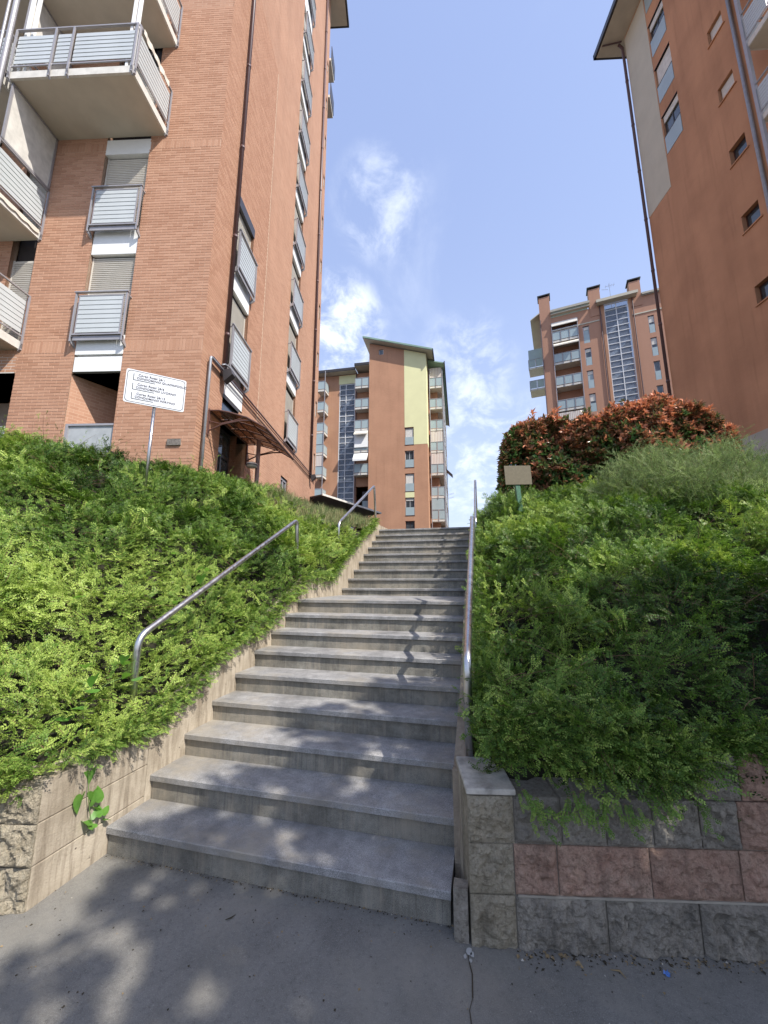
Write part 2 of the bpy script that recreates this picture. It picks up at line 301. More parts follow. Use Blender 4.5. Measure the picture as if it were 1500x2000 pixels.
# ------------------------------------------------------------------ mesh helpers
class MB:
    def __init__(s): s.v = []; s.f = []; s.m = []; s.tone = []
    def add(s, vs, fs, mi=0):
        o = len(s.v); s.v += [tuple(p) for p in vs]; s.f += [tuple(i + o for i in f) for f in fs]; s.m += [mi] * len(fs); return s
    def box(s, x0, x1, y0, y1, z0, z1, mi=0, mat=None):
        vs = [(x, y, z) for z in (z0, z1) for y in (y0, y1) for x in (x0, x1)]
        if mat is not None: vs = [tuple(mat @ Vector(p)) for p in vs]
        return s.add(vs, [(0, 2, 3, 1), (4, 5, 7, 6), (0, 1, 5, 4), (1, 3, 7, 5), (3, 2, 6, 7), (2, 0, 4, 6)], mi)
    def quad(s, a, b, c, d, mi=0): return s.add([a, b, c, d], [(0, 1, 2, 3)], mi)
    def slab(s, poly, z0, z1, mi=0):   # vertical prism over an xy polygon
        n = len(poly); vs = [(x, y, z0) for x, y in poly] + [(x, y, z1) for x, y in poly]
        return s.add(vs, [tuple(range(n))[::-1], tuple(range(n, 2 * n))] + [(i, (i + 1) % n, (i + 1) % n + n, i + n) for i in range(n)], mi)
    def prism(s, pts, off, mi=0):      # polygon pts (3d) extruded by off
        n = len(pts); off = Vector(off); vs = [Vector(p) for p in pts] + [Vector(p) + off for p in pts]
        return s.add(vs, [tuple(range(n))[::-1], tuple(range(n, 2 * n))] + [(i, (i + 1) % n, (i + 1) % n + n, i + n) for i in range(n)], mi)
    def tube(s, pts, r, n=10, mi=0, cap=True):
        pts = [Vector(p) for p in pts]; rs = r if isinstance(r, (list, tuple)) else [r] * len(pts); rings = []; prev = None
        for i, p in enumerate(pts):
            t = (pts[min(i + 1, len(pts) - 1)] - pts[max(i - 1, 0)]).normalized()
            if prev is None: a = t.orthogonal().normalized()
            else: a = (prev - t * prev.dot(t)).normalized()
            prev = a; b = t.cross(a); rings.append([p + rs[i] * (math.cos(k * 2 * math.pi / n) * a + math.sin(k * 2 * math.pi / n) * b) for k in range(n)])
        vs = [q for rg in rings for q in rg]; fs = []
        for i in range(len(pts) - 1):
            for k in range(n): fs.append((i * n + k, i * n + (k + 1) % n, (i + 1) * n + (k + 1) % n, (i + 1) * n + k))
        if cap: fs += [tuple(range(n))[::-1], tuple(range((len(pts) - 1) * n, len(pts) * n))]
        return s.add(vs, fs, mi)
    def mesh(s, name, mats, smooth=False):
        me = bpy.data.meshes.new(name); me.from_pydata(s.v, [], s.f)
        for m in (mats if isinstance(mats, (list, tuple)) else [mats]): me.materials.append(M[m] if isinstance(m, str) else m)
        if any(s.m): me.polygons.foreach_set('material_index', s.m)
        if smooth: me.polygons.foreach_set('use_smooth', [True] * len(s.f))
        if len(s.tone) == len(s.f) and s.f:
            a = me.attributes.new('tone', 'FLOAT', 'FACE'); a.data.foreach_set('value', s.tone)
        me.update(); return me
    def build(s, name, mats, parent=None, loc=None, rz=0, smooth=False, bevel=0, **kw):
        o = link(name, s.mesh(name, mats, smooth), parent, loc, rz, **kw)
        if bevel:
            b = o.modifiers.new('bevel', 'BEVEL'); b.width = bevel; b.segments = 2; b.limit_method = 'ANGLE'
        return o
def link(name, data, parent=None, loc=None, rz=0, label=None, cat=None, group=None, kind=None):
    o = bpy.data.objects.new(name, data); COL.objects.link(o)
    if parent: o.parent = parent
    if loc is not None: o.location = loc
    o.rotation_euler = (0, 0, rz)
    if label: o['label'] = label
    if cat: o['category'] = cat
    if group: o['group'] = group
    if kind: o['kind'] = kind
    return o
def root(name, loc, rz, label, cat, **kw):
    o = link(name, None, None, loc, rz, label, cat, **kw); o.empty_display_size = 0.2; return o
def copy_tree(o, parent=None):
    c = o.copy(); COL.objects.link(c)
    if parent is not None: c.parent = parent
    for ch in o.children: copy_tree(ch, c)
    return c
def place(cx, cd, cz=0.0):   # lateral, depth along the site axis -> world, only used for distances measured on site
    return CAM + _R * cx + _F * cd + Vector((0, 0, cz - CAM.z))

def vnoise(p, seed=0):
    p = np.asarray(p, float); i = np.floor(p).astype(np.int64); f = p - i; f = f * f * (3 - 2 * f); r = 0
    for dx in (0, 1):
        for dy in (0, 1):
            for dz in (0, 1):
                h = ((i[..., 0] + dx) * 73856093) ^ ((i[..., 1] + dy) * 19349663) ^ ((i[..., 2] + dz) * 83492791) ^ (seed * 2654435761)
                h = (h ^ (h >> 13)) * 1274126177 & 0xffffffff; h = ((h ^ (h >> 16)) & 0xffff) / 65535.0
                wgt = (f[..., 0] if dx else 1 - f[..., 0]) * (f[..., 1] if dy else 1 - f[..., 1]) * (f[..., 2] if dz else 1 - f[..., 2])
                r = r + h * wgt
    return r
def fbm(x, y, z, sc, seed=0, o=3):
    p = np.stack(np.broadcast_arrays(np.asarray(x, float), np.asarray(y, float), np.asarray(z, float)), -1); a = 0; amp = 1; t = 0
    for k in range(o): a = a + amp * vnoise(p * sc * 2 ** k, seed + k); t += amp; amp *= 0.5
    return a / t - 0.5

def wall_holes(mb, P, u0, u1, z0, z1, holes, depth=0.2, mi=0, back=None, reveal=None):
    us = sorted({u0, u1, *[min(max(h[0], u0), u1) for h in holes], *[min(max(h[1], u0), u1) for h in holes]})
    zs = sorted({z0, z1, *[min(max(h[2], z0), z1) for h in holes], *[min(max(h[3], z0), z1) for h in holes]})
    for a, b in zip(us, us[1:]):
        run = None
        for c, d in zip(zs, zs[1:]):
            m = ((a + b) / 2, (c + d) / 2); inh = any(h[0] < m[0] < h[1] and h[2] < m[1] < h[3] for h in holes)
            if inh:
                if run: mb.quad(P(a, run[0], 0), P(b, run[0], 0), P(b, run[1], 0), P(a, run[1], 0), mi); run = None
            else: run = (run[0], d) if run else (c, d)
        if run: mb.quad(P(a, run[0], 0), P(b, run[0], 0), P(b, run[1], 0), P(a, run[1], 0), mi)
    rv = mi if reveal is None else reveal
    for h in holes:
        a, b, c, d = h[:4]; dp = h[4] if len(h) > 4 else depth
        mb.quad(P(a, c, 0), P(b, c, 0), P(b, c, dp), P(a, c, dp), rv); mb.quad(P(a, d, 0), P(b, d, 0), P(b, d, dp), P(a, d, dp), rv)
        mb.quad(P(a, c, 0), P(a, d, 0), P(a, d, dp), P(a, c, dp), rv); mb.quad(P(b, c, 0), P(b, d, 0), P(b, d, dp), P(b, c, dp), rv)
        if back is not None: mb.quad(P(a, c, dp), P(b, c, dp), P(b, d, dp), P(a, d, dp), back)

# ------------------------------------------------------------------ scattering of sprays, leaves and blades
def basis_from(dirs, hint):
    y = dirs / np.linalg.norm(dirs, axis=1, keepdims=True)
    x = np.cross(y, hint); x /= np.maximum(np.linalg.norm(x, axis=1, keepdims=True), 1e-6); z = np.cross(x, y)
    return np.stack([x, y, z], 2)      # columns are the axes of each copy
def scatter(name, key, srcs, pts, rot, size, tone, parent=None, mat=None, **kw):
    """real leaves: every spray's mesh is laid down at its point, all in one mesh"""
    pts = np.asarray(pts, float); size = np.asarray(size, float); tone = np.asarray(tone, float); pick = RNG.integers(0, len(srcs), len(pts))
    V, F, MI, LF, TN = [], [], [], [], []; off = 0
    for k, sc_ in enumerate(srcs):
        idx = np.nonzero(pick == k)[0]
        if not len(idx): continue
        v, f, mi, lf = sc_['v'], sc_['f'], sc_['m'], sc_['leaf']; nv = len(v)
        W = np.einsum('nij,vj->nvi', rot[idx], v) * size[idx][:, None, None] + pts[idx][:, None, :]
        V.append(W.reshape(-1, 3)); F.append((f[None] + (off + np.arange(len(idx)) * nv)[:, None, None]).reshape(-1, 3)); off += nv * len(idx)
        MI.append(np.tile(mi, len(idx))); LF.append(np.tile(lf, len(idx))); TN.append(np.repeat(tone[idx], len(f)))
    V = np.concatenate(V).astype(np.float32); F = np.concatenate(F).astype(np.int32); n = len(F)
    me = bpy.data.meshes.new(name); me.vertices.add(len(V)); me.vertices.foreach_set('co', V.ravel()); me.loops.add(n * 3); me.loops.foreach_set('vertex_index', F.ravel())
    me.polygons.add(n); me.polygons.foreach_set('loop_start', np.arange(0, n * 3, 3, dtype=np.int32)); me.polygons.foreach_set('loop_total', np.full(n, 3, np.int32))
    for m in srcs[0]['mats']: me.materials.append(M[m])
    me.polygons.foreach_set('material_index', np.concatenate(MI).astype(np.int32))
    for nm, arr in (('leaf', LF), ('tone', TN)):
        a = me.attributes.new(nm, 'FLOAT', 'FACE'); a.data.foreach_set('value', np.concatenate(arr).astype(np.float32))
    me.update(); me.validate(); return link(name, me, parent, **kw)

def leaf_faces(mb, tones, base, d, side, nrm, L, W, fold, rnd, mi=0, n=1):
    base = Vector(base); d = Vector(d).normalized(); side = Vector(side).normalized(); nrm = Vector(nrm).normalized()
    up = nrm * (fold * W)
    a = base + d * L * 0.5 + side * W * 0.5 + up; b = base + d * L * 0.5 - side * W * 0.5 + up; t = base + d * L - nrm * L * 0.06
    if n == 1: mb.add([base, b, t, a], [(0, 1, 2), (0, 2, 3)], mi); tones += [rnd] * 2
    else:   # rounder outline for large leaves: six points about a midrib
        a1 = base + d * L * 0.28 + side * W * 0.46 + up; a2 = base + d * L * 0.68 + side * W * 0.42 + up * 0.8
        b1 = base + d * L * 0.28 - side * W * 0.46 + up; b2 = base + d * L * 0.68 - side * W * 0.42 + up * 0.8
        mb.add([base, b1, b2, t, a2, a1], [(0, 1, 2, 3), (0, 3, 4, 5)], mi); tones += [rnd] * 2
def src(name, mb, tones, mats):
    tones = list(tones) + [0.5] * (len(mb.f) - len(tones)); F, MI, LF = [], [], []
    for f, mi, t in zip(mb.f, mb.m, tones):
        for i in range(1, len(f) - 1): F.append((f[0], f[i], f[i + 1])); MI.append(mi); LF.append(t)
    return {'v': np.array(mb.v, float), 'f': np.array(F), 'm': np.array(MI), 'leaf': np.array(LF), 'mats': mats}
def make_spray(k, leafm='leaf', L=0.135, step=0.0100, ll=0.0175, lw=0.0112, side=(1, 2), one=False, tw=True):
    rd = random.Random(k); mb = MB(); tn = []
    def twig(p0, d, up, length, step):
        p = Vector(p0); d = Vector(d).normalized(); up = Vector(up); pts = [p.copy()]; n = int(length / step)
        for i in range(n):
            f = i / n; d = (d + Vector((rd.uniform(-.04, .04), rd.uniform(-.04, .04), -0.022 + rd.uniform(-.025, .025)))).normalized()
            p = p + d * step; sd = d.cross(up).normalized(); sz = (0.7 + 0.3 * math.sin(math.pi * min(1, f * 1.25 + .1))) * (1 - 0.4 * max(0, f - 0.8) / 0.2)
            for sgn in (1, -1):
                if rd.random() < 0.05: continue
                ax = (sd * sgn * 0.85 + d * (0.45 + rd.uniform(-.15, .2)) + up * rd.uniform(-.2, .35)).normalized()
                nr = (up + sd * rd.uniform(-.45, .45) + d * rd.uniform(-.3, .3)).normalized(); sdv = ax.cross(nr); L_ = ll * sz * rd.uniform(.8, 1.2); W_ = lw * sz * rd.uniform(.85, 1.15)
                t_ = min(1, 0.2 + f * 0.55 + rd.uniform(-.2, .3))
                if one:
                    mb.add([p + ax * L_ * .12 - sdv * W_ * .55, p + ax * L_ * .35 + sdv * W_ * .6, p + ax * L_], [(0, 1, 2)], 0); tn.append(t_)
                else: leaf_faces(mb, tn, p, ax, sdv, nr, L_, W_, 0.16, t_)
            if i % 7 == 6 or i == n - 1: pts.append(p.copy())
        return pts
    tws = [twig((0, 0, 0), (0, 1, 0.05), (0, 0, 1), L, step)]
    for j in range(rd.choice(side)):
        b = tws[0][min(len(tws[0]) - 1, 1 + j)]; sg = rd.choice((-1, 1))
        tws.append(twig(b, (sg * 0.8, 0.75, rd.uniform(-.1, .4)), (rd.uniform(-.3, .3), 0, 1), L * rd.uniform(.35, .6), step))
    if tw:
        for t in tws[:1]:
            sdx = Vector((.0016, 0, 0))
            for a_, b_ in zip(t, t[1:]): mb.add([a_ - sdx, a_ + sdx, b_], [(0, 1, 2)], 1)
    return src('spray', mb, tn, [leafm, 'twig'])
SPR = [make_spray(k) for k in range(8)]
SPF = [make_spray(k + 20, L=.125, step=.0120, ll=.0195, lw=.0140, side=(1, 1, 2), one=True) for k in range(8)]
SAGE = [make_spray(40 + k, 'leafsage', 0.22, 0.0145, 0.019, 0.0085, side=(1, 2), one=True) for k in range(4)]
def make_rosette(k, mat, L=0.075, W=0.03, n=9, spread=0.9):
    rd = random.Random(100 + k); mb = MB(); tn = []
    mb.add([(-.002, -0.08, 0), (.002, -.08, 0.0), (0, 0.06, 0)], [(0, 1, 2)], 1); tn2 = []
    for i in range(n):
        a = i * 2.4 + rd.uniform(-.3, .3); el = rd.uniform(.1, 1.1); r = math.cos(el) * spread
        d = Vector((math.cos(a) * r, math.sin(el) + .25, math.sin(a) * r)).normalized()
        nr = Vector((-math.cos(a) * math.sin(el), r * .7, -math.sin(a) * math.sin(el))).normalized(); sd = d.cross(nr)
        leaf_faces(mb, tn2, (0, rd.uniform(-.05, .05), 0), d, sd, nr, L * rd.uniform(.7, 1.15), W * rd.uniform(.8, 1.15), 0.22, rd.random(), n=1)
    return src('rosette_source', mb, [0.5] * (len(mb.f) - len(tn2)) + tn2, [mat, 'twig'])
PHO = [make_rosette(k, 'leafred', 0.105, 0.042, 10, 1.0) for k in range(5)]
TREE = [make_rosette(20 + k, 'leaftree', 0.12, 0.085, 12, 1.4) for k in range(4)]
def make_tuft(k):
    rd = random.Random(300 + k); mb = MB(); tn = []
    for i in range(14):
        a = rd.uniform(0, 6.28); h = rd.uniform(.12, .32); b = Vector((rd.uniform(-.04, .04), rd.uniform(-.04, .04), 0)); l = Vector((math.cos(a), math.sin(a), 0)) * h * rd.uniform(.15, .6)
        s_ = Vector((-math.sin(a), math.cos(a), 0)) * 0.0035; m = b + l * .4 + Vector((0, 0, h * .7)); t = b + l + Vector((0, 0, h))
        mb.add([b - s_, b + s_, m + s_ * .8, m - s_ * .8, t], [(0, 1, 2, 3), (3, 2, 4)]); r = rd.random(); tn += [r, r]
    return src('tuft_source', mb, tn, ['grassm'])
TUFT = [make_tuft(k) for k in range(5)]

# ------------------------------------------------------------------ the ground, stairs and banks
D_, RS, NO = 0.31294, 0.16, 0.02185   # tread run, riser, nosing overhang
SW = 2.12                             # stair width
A0 = R_(11.6)                         # the walls and blocks of flats stand turned by this much
mb = MB(); n = 60
mb.quad((-400, -400, 0), (400, -400, 0), (400, 400, 0), (-400, 400, 0)); mb.build('pavement', 'asphalt', kind='structure')

st = link('staircase', None, None, (0, 0, 0), kind='structure')
def tread(y, back, z, th, seed):
    """one granite slab; its nosing is worn unevenly and chipped here and there"""
    rd = random.Random(seed); n = 70; mb = MB(); rows = []
    chips = [(rd.uniform(0, SW), rd.uniform(.01, .03), rd.uniform(.003, .009)) for _ in range(rd.choice((2, 3, 5)))]
    for i in range(n + 1):
        x = SW * i / n; wv = .0012 * math.sin(x * 5 + seed) + rd.uniform(-.0007, .0007); c = .005 + rd.uniform(0, .002) + sum(d * max(0, 1 - abs(x - cx) / w_) for cx, w_, d in chips)
        rows.append([(x, y + wv + c, z), (x, y + wv, z - c * .8), (x, y + wv + rd.uniform(0, .001), z - th), (x, back, z - th), (x, back, z)])
    vs = [p for r in rows for p in r]; fs = []
    for i in range(n):
        for k in range(5): fs.append((i * 5 + k, (i + 1) * 5 + k, (i + 1) * 5 + (k + 1) % 5, i * 5 + (k + 1) % 5))
    mb.add(vs, fs + [(0, 1, 2, 3, 4), tuple(n * 5 + k for k in (4, 3, 2, 1, 0))]); mb.build('tread', 'tread', st)
for i in range(1, 10):
    y = (i - 1) * D_; z = RS * i; back = i * D_ + 0.03 if i < 9 else 4.16 + NO
    MB().box(0.004, SW - 0.004, y + NO, y + NO + 0.03, z - RS + (0.001 if i > 1 else -0.02), z - 0.045).build('riser', 'riser', st)
    tread(y, back, z, .038, i)
ztop = [1.557 + 0.166 * k for k in range(9)]
for k, z in enumerate(ztop):
    y = 4.165 + 0.3105 * k; zb = ztop[k - 1] if k else 1.44; back = y + 0.34 if k < 8 else 8.2
    MB().box(0.004, SW - 0.004, y + NO, y + NO + 0.03, zb + 0.001, z - 0.043).build('riser', 'riser', st)
    tread(y, back, z, .036, 20 + k)
MB().prism([(0.02, 0.06, -0.05), (0.02, 2.52, 1.20), (0.02, 4.2, 1.36), (0.02, 6.7, 2.7), (0.02, 8.1, 2.8), (0.02, 8.1, -0.05)], (SW - 0.04, 0, 0)).build('stair_core', 'concrete_stair', st)

YB = [-0.6, 0.2, 1.0, 2.4, 3.2, 4.2, 5.1, 6.2, 7.0, 9.0]; ZB = [0.60, 0.66, 1.08, 1.72, 1.98, 2.15, 2.62, 3.02, 3.12, 3.12]
def hl(x, y):   # top of the left planting
    s_ = np.maximum(-x, 0); h = np.interp(y, YB, ZB) + 0.6 * np.maximum(s_ - 0.1, 0); c = 3.1 + 0.2 * np.minimum(s_, 3) - 0.20 * np.exp(-((s_ - .9) / 1.1) ** 2)
    return -np.log(np.exp(-6 * h) + np.exp(-6 * c)) / 6 + 0.04
YR_ = [-0.3, 0.0, 0.2, 1.8, 3.3, 5.0, 6.0, 9.0]; ZR_ = [0.66, 0.76, 0.90, 1.80, 2.48, 3.05, 3.12, 3.12]
def hr(x, y):   # top of the right planting
    s_ = np.maximum(x - 2.25, 0); yy = y - 0.2 * s_; return np.interp(yy, YR_, ZR_) - 0.34 * np.exp(-(s_ / 0.32) ** 2) * np.clip((y - .2) / .6, 0, 1) + 0.15 * np.minimum(s_, 4) * np.clip(yy / 1.0, 0, 1) * np.clip((6 - yy) / 2, 0.3, 1)
def lump(x, y, seed): return 0.17 * fbm(x * .7, y * .7, (np.interp(y, [-1, 7], [0.2, 3.4]) + np.minimum(np.abs(x - 1.1), 5) * .45) * 4.2, 1.0, seed + 33, 2) + 0.26 * fbm(x, y, 0, 0.85, seed + 3, 2) + 0.34 * fbm(x, y, 0, 2.1, seed, 3) + 0.20 * fbm(x, y, 0, 6.5, seed + 9, 2)
def grid(name, xs, ys, zf, mat, **kw):
    X, Y = np.meshgrid(xs, ys); Z = zf(X, Y); nx = len(xs); v = np.stack([X.ravel(), Y.ravel(), Z.ravel()], 1)
    f = [(j * nx + i, j * nx + i + 1, (j + 1) * nx + i + 1, (j + 1) * nx + i) for j in range(len(ys) - 1) for i in range(nx - 1)]
    b = MB(); b.v = [tuple(p) for p in v]; b.f = f; b.m = [0] * len(f); return b.build(name, mat, smooth=True, **kw)
wl = lambda x: -0.43 + 0.205 * x        # back line of the left front wall (x negative)
wr = lambda x: -0.06 + 0.205 * (x - 2.215)
def soil_l(X, Y):
    Yc = np.maximum(Y, wl(X) + 0.12); z = hl(X, Yc) - 0.30 + lump(X, Yc, 3) * 0.8
    return np.where(X > -0.2, np.minimum(z, np.interp(Yc, [-.5, .28, 1, 1.57, 2.4, 2.8, 3.7, 5.06, 6.2, 9], [.5, .5, .85, 1.1, 1.42, 1.62, 1.68, 2.3, 2.88, 2.88])), np.where(Y > 6.8, 2.9 + 0 * X, z))
xs = np.concatenate([-np.geomspace(40, 6, 12), np.linspace(-5.8, -0.13, 70)]); ys = np.concatenate([np.linspace(-0.55, 7, 90), np.linspace(7.3, 60, 20)])
def gl(X, Y):
    z = soil_l(X, Y); return np.where((Y < wl(X) + 0.13), -0.05, z)
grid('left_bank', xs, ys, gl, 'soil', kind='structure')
xs = np.concatenate([np.linspace(2.2, 8.5, 80), np.geomspace(9, 60, 12)]); ys = np.concatenate([np.linspace(-0.2, 8, 90), np.linspace(8.5, 60, 20)])
def gr(X, Y):
    z = hr(X, Y) - 0.32 + lump(X, Y, 5) * 0.8; z = np.where(X < 2.32, np.minimum(z, np.interp(Y, [0, 2.5, 4.1, 6.6, 9], [.12, 1.38, 1.5, 2.8, 2.85])), z)
    return np.where(Y < wr(X) + 0.16, -0.05, z)
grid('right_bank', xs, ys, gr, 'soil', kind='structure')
mb = MB().box(-60, 60, 60, 130, -1, 2.9).box(-0.13, 2.2, 7.0, 60.0, 0.0, 2.872); mb.build('upper_forecourt', 'paving', kind='structure')

# ------------------------------------------------------------------ stringers and block walls
mb = MB(); top = [(.283, .60), (.34, .66), (1.0, .96), (1.57, 1.17), (2.42, 1.52), (2.79, 1.71), (3.75, 1.76), (5.06, 2.42), (6.2, 2.99), (7.6, 3.02)]
pts = [(0, .283, -.05)] + [(0, y, z) for y, z in top] + [(0, 7.6, -.05)]
mb.prism(pts, (-0.13, 0, 0)); mb.build('stair_side_wall', 'wallsmooth', label='weathered pale concrete side wall climbing the left edge of the steps', cat='wall', bevel=0.006)
mb = MB(); mb.prism([(2.125, .22, -.05), (2.125, .22, .62), (2.125, .3, .60), (2.125, 1.1, .82), (2.125, 2.6, 1.55), (2.125, 3.9, 1.60), (2.125, 6.6, 2.98), (2.125, 7.6, 3.0), (2.125, 7.6, -.05)], (0.11, 0, 0))
mb.build('stair_side_wall', 'concrete_stair', label='narrow rough brown concrete kerb wall along the right edge of the steps', cat='wall')

def block_mesh(L, H, Dp, seed, rough=0.018, nx=14, nz=7, side=False):
    """a split-face block: x 0..L along the wall, front at y=0, z 0..H; the face is hewn, the arrises stay near the joint"""
    mb = MB(); xs = np.linspace(0, L, nx); zs = np.linspace(0, H, nz); X, Z = np.meshgrid(xs, zs)
    e = np.minimum(np.minimum(X, L - X) / 0.03, np.minimum(Z, H - Z) / 0.022); e = np.clip(e, 0, 1) ** 0.7
    nz_ = fbm(X + Z * .6, Z, seed * 3.7, 11, seed, 3) * 2.6 + fbm(X, Z, seed * 1.7, 34, seed + 4, 3) * 2.6
    Y = -(0.004 + e * (rough * (0.75 + nz_)))
    v = [(float(a), float(b), float(c)) for a, b, c in zip(X.ravel(), Y.ravel(), Z.ravel())]
    f = [(j * nx + i, j * nx + i + 1, (j + 1) * nx + i + 1, (j + 1) * nx + i) for j in range(nz - 1) for i in range(nx - 1)]
    mb.add(v, f); F0 = len(mb.v)
    edge = [(j, 0) for j in range(nz)]
    mb.add([(0, 0, 0), (L, 0, 0), (L, 0, H), (0, 0, H), (0, Dp, 0), (L, Dp, 0), (L, Dp, H), (0, Dp, H)], [(3, 2, 6, 7), (0, 4, 5, 1), (0, 3, 7, 4), (1, 5, 6, 2)])
    mb.add([v[i] for i in range(nx)] + [(0, 0, 0), (L, 0, 0)], [tuple(range(nx)) + (nx + 1, nx)])
    tp = [v[(nz - 1) * nx + i] for i in range(nx)]; mb.add(tp + [(0, 0, H), (L, 0, H)], [tuple(range(nx)) + (nx + 1, nx)])
    for c in (0, nx - 1):
        cl = [v[j * nx + c] for j in range(nz)]; x = 0 if c == 0 else L; mb.add(cl + [(x, 0, H), (x, 0, 0)], [tuple(range(nz + 2))])
    return mb
def block(parent, s0, s1, z0, z1, seed, mat, rough=0.018, dp=0.2, lab=None):
    J = 0.003; o = block_mesh(s1 - s0 - 2 * J, z1 - z0 - 2 * J, dp, seed, rough, max(8, int((s1 - s0) * 95)), 21).build('block', mat, parent, (s0 + J, 0, z0 + J), smooth=False)
    if lab: o['label'] = lab
    return o
M['coping_pale'] = plain('pale_worn_coping', (0.44, 0.41, 0.355), 0.9, var=0.35, scale=14, bump=0.004, bscale=50)
rw = root('retaining_wall', (2.215, -0.06, 0), A0, 'low retaining wall of split blocks with one red course, right of the steps', 'wall')
M['mortgrey'] = plain('grey_mortar', (0.30, 0.27, 0.22), 0.95, scale=20); MB().box(0.02, 5.6, 0.004, 0.19, -0.05, 0.62).build('mortar_core', 'mortgrey', rw)
MB().box(.225, 5.6, -.012, .01, .208, .217).build('mortar_joint', 'mortgrey', rw)
Z4 = [-0.02, 0.212, 0.425, 0.632, 0.845]
sd = 1
for c, (cuts, mt) in enumerate([([0.215, 0.63, 1.05, 1.47, 1.89, 2.31, 2.73, 3.15, 3.57], 'stone_grey'), ([0.215, 0.42, 0.85, 1.26, 1.68, 2.1, 2.52, 2.94, 3.36, 3.6], 'stone_red'), ([0.225, 0.45, 0.66, 0.88, 1.10, 1.28, 1.5, 1.92, 2.3, 2.7, 3.1, 3.5], 'stone_grey')]):
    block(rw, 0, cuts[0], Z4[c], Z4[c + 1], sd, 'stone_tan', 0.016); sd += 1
    for a, b in zip(cuts, cuts[1:]):
        m = mt
        if c == 2 and a > 1.25: m = 'stone_red'
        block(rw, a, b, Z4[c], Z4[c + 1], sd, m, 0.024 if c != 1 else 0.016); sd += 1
for a, b in zip([1.09, 1.31, 1.7, 2.1, 2.5, 2.9], [1.31, 1.7, 2.1, 2.5, 2.9, 3.3]):
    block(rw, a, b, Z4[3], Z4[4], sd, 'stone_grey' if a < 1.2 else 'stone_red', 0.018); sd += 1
mb = MB(); mb.box(-0.002, 0.24, -0.008, 0.36, 0.634, 0.662); mb.build('coping', 'coping_pale', rw, bevel=0.006, label='pale worn coping slab over the corner pillar')
MB().box(0.0, 0.10, 0.205, 0.42, -0.05, 0.632).build('pillar_return', 'wallsmooth', rw)
# the filler stone between the pillar and the first step
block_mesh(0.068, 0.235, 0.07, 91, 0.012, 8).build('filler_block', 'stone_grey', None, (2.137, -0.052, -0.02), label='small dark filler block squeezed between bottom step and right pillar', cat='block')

lw = root('retaining_wall', (0.0, -0.43, 0), A0, 'low retaining wall of tan blocks at the left foot of the steps', 'wall')
# local x runs right; the wall goes to the left of the corner (negative x)
for c in range(3):
    cuts = [0.0, -0.22, -0.63, -1.05, -1.47, -1.9, -2.3, -2.7, -3.1] if c != 1 else [0, -0.20, -0.42, -0.84, -1.26, -1.68, -2.1, -2.5, -3.0]
    for i, (b, a) in enumerate(zip(cuts, cuts[1:])):
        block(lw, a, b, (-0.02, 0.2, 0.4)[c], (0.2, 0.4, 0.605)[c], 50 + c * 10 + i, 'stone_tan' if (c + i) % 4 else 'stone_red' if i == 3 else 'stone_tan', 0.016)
MB().box(-3.0, -0.02, 0.012, 0.19, -0.05, 0.595).build('mortar_core', plain('tan_mortar', (0.36, 0.30, 0.22), 0.95), lw)
# the smooth return faces of the three courses beside the steps (true x = 0 plane)
for c, (z0, z1) in enumerate(((-0.02, 0.198), (0.202, 0.398), (0.402, 0.603))):
    ca, sa = math.cos(-A0), math.sin(-A0)
    P = lambda x, y: ((x) * ca - (y + 0.43) * sa, (x) * sa + (y + 0.43) * ca)
    poly = [P(-0.002 * c, -0.424), P(-0.001 * c, 0.279), P(-0.19, 0.279), P(-0.19, -0.25), P(-0.14, -0.44)]
    MB().slab(poly, z0, z1).build('return_block', 'wallsmooth', lw, bevel=0.004)

# ------------------------------------------------------------------ handrails
def bend(pts, r=0.09, n=6):
    out = [Vector(pts[0])]
    for a, b, c in zip(pts, pts[1:], pts[2:]):
        a, b, c = Vector(a), Vector(b), Vector(c); p = b + (a - b).normalized() * r; q = b + (c - b).normalized() * r
        for i in range(n + 1):
            t = i / n; out.append((1 - t) ** 2 * p + 2 * t * (1 - t) * b + t * t * q)
    out.append(Vector(pts[-1])); return out
def rail(pts, lab):
    o = MB().tube(bend(pts), 0.0265, 18).build('handrail', 'inox', None, smooth=True, label=lab, cat='handrail', group='steel tube handrails beside the steps')
rail([(-0.20, 0.30, 0.40), (-0.20, 0.285, 1.25), (-0.20, 2.80, 2.53), (-0.20, 2.86, 1.7)], 'steel tube handrail over the left hedge beside the lower flight')
rail([(-0.20, 4.47, 2.0), (-0.20, 4.49, 2.74), (-0.20, 6.92, 4.03), (-0.20, 7.12, 2.9)], 'steel tube handrail left of the upper flight, near the stair top')
rail([(2.222, 0.33, 0.50), (2.222, 0.31, 1.19), (2.243, 2.86, 2.50), (2.243, 2.90, 1.5)], 'long steel tube handrail along the right edge of the lower flight')
rail([(2.262, 4.40, 1.7), (2.262, 4.42, 2.70), (2.262, 6.9, 4.02), (2.262, 7.0, 2.9)], 'steel tube handrail right of the upper flight, seen end on against the sky')

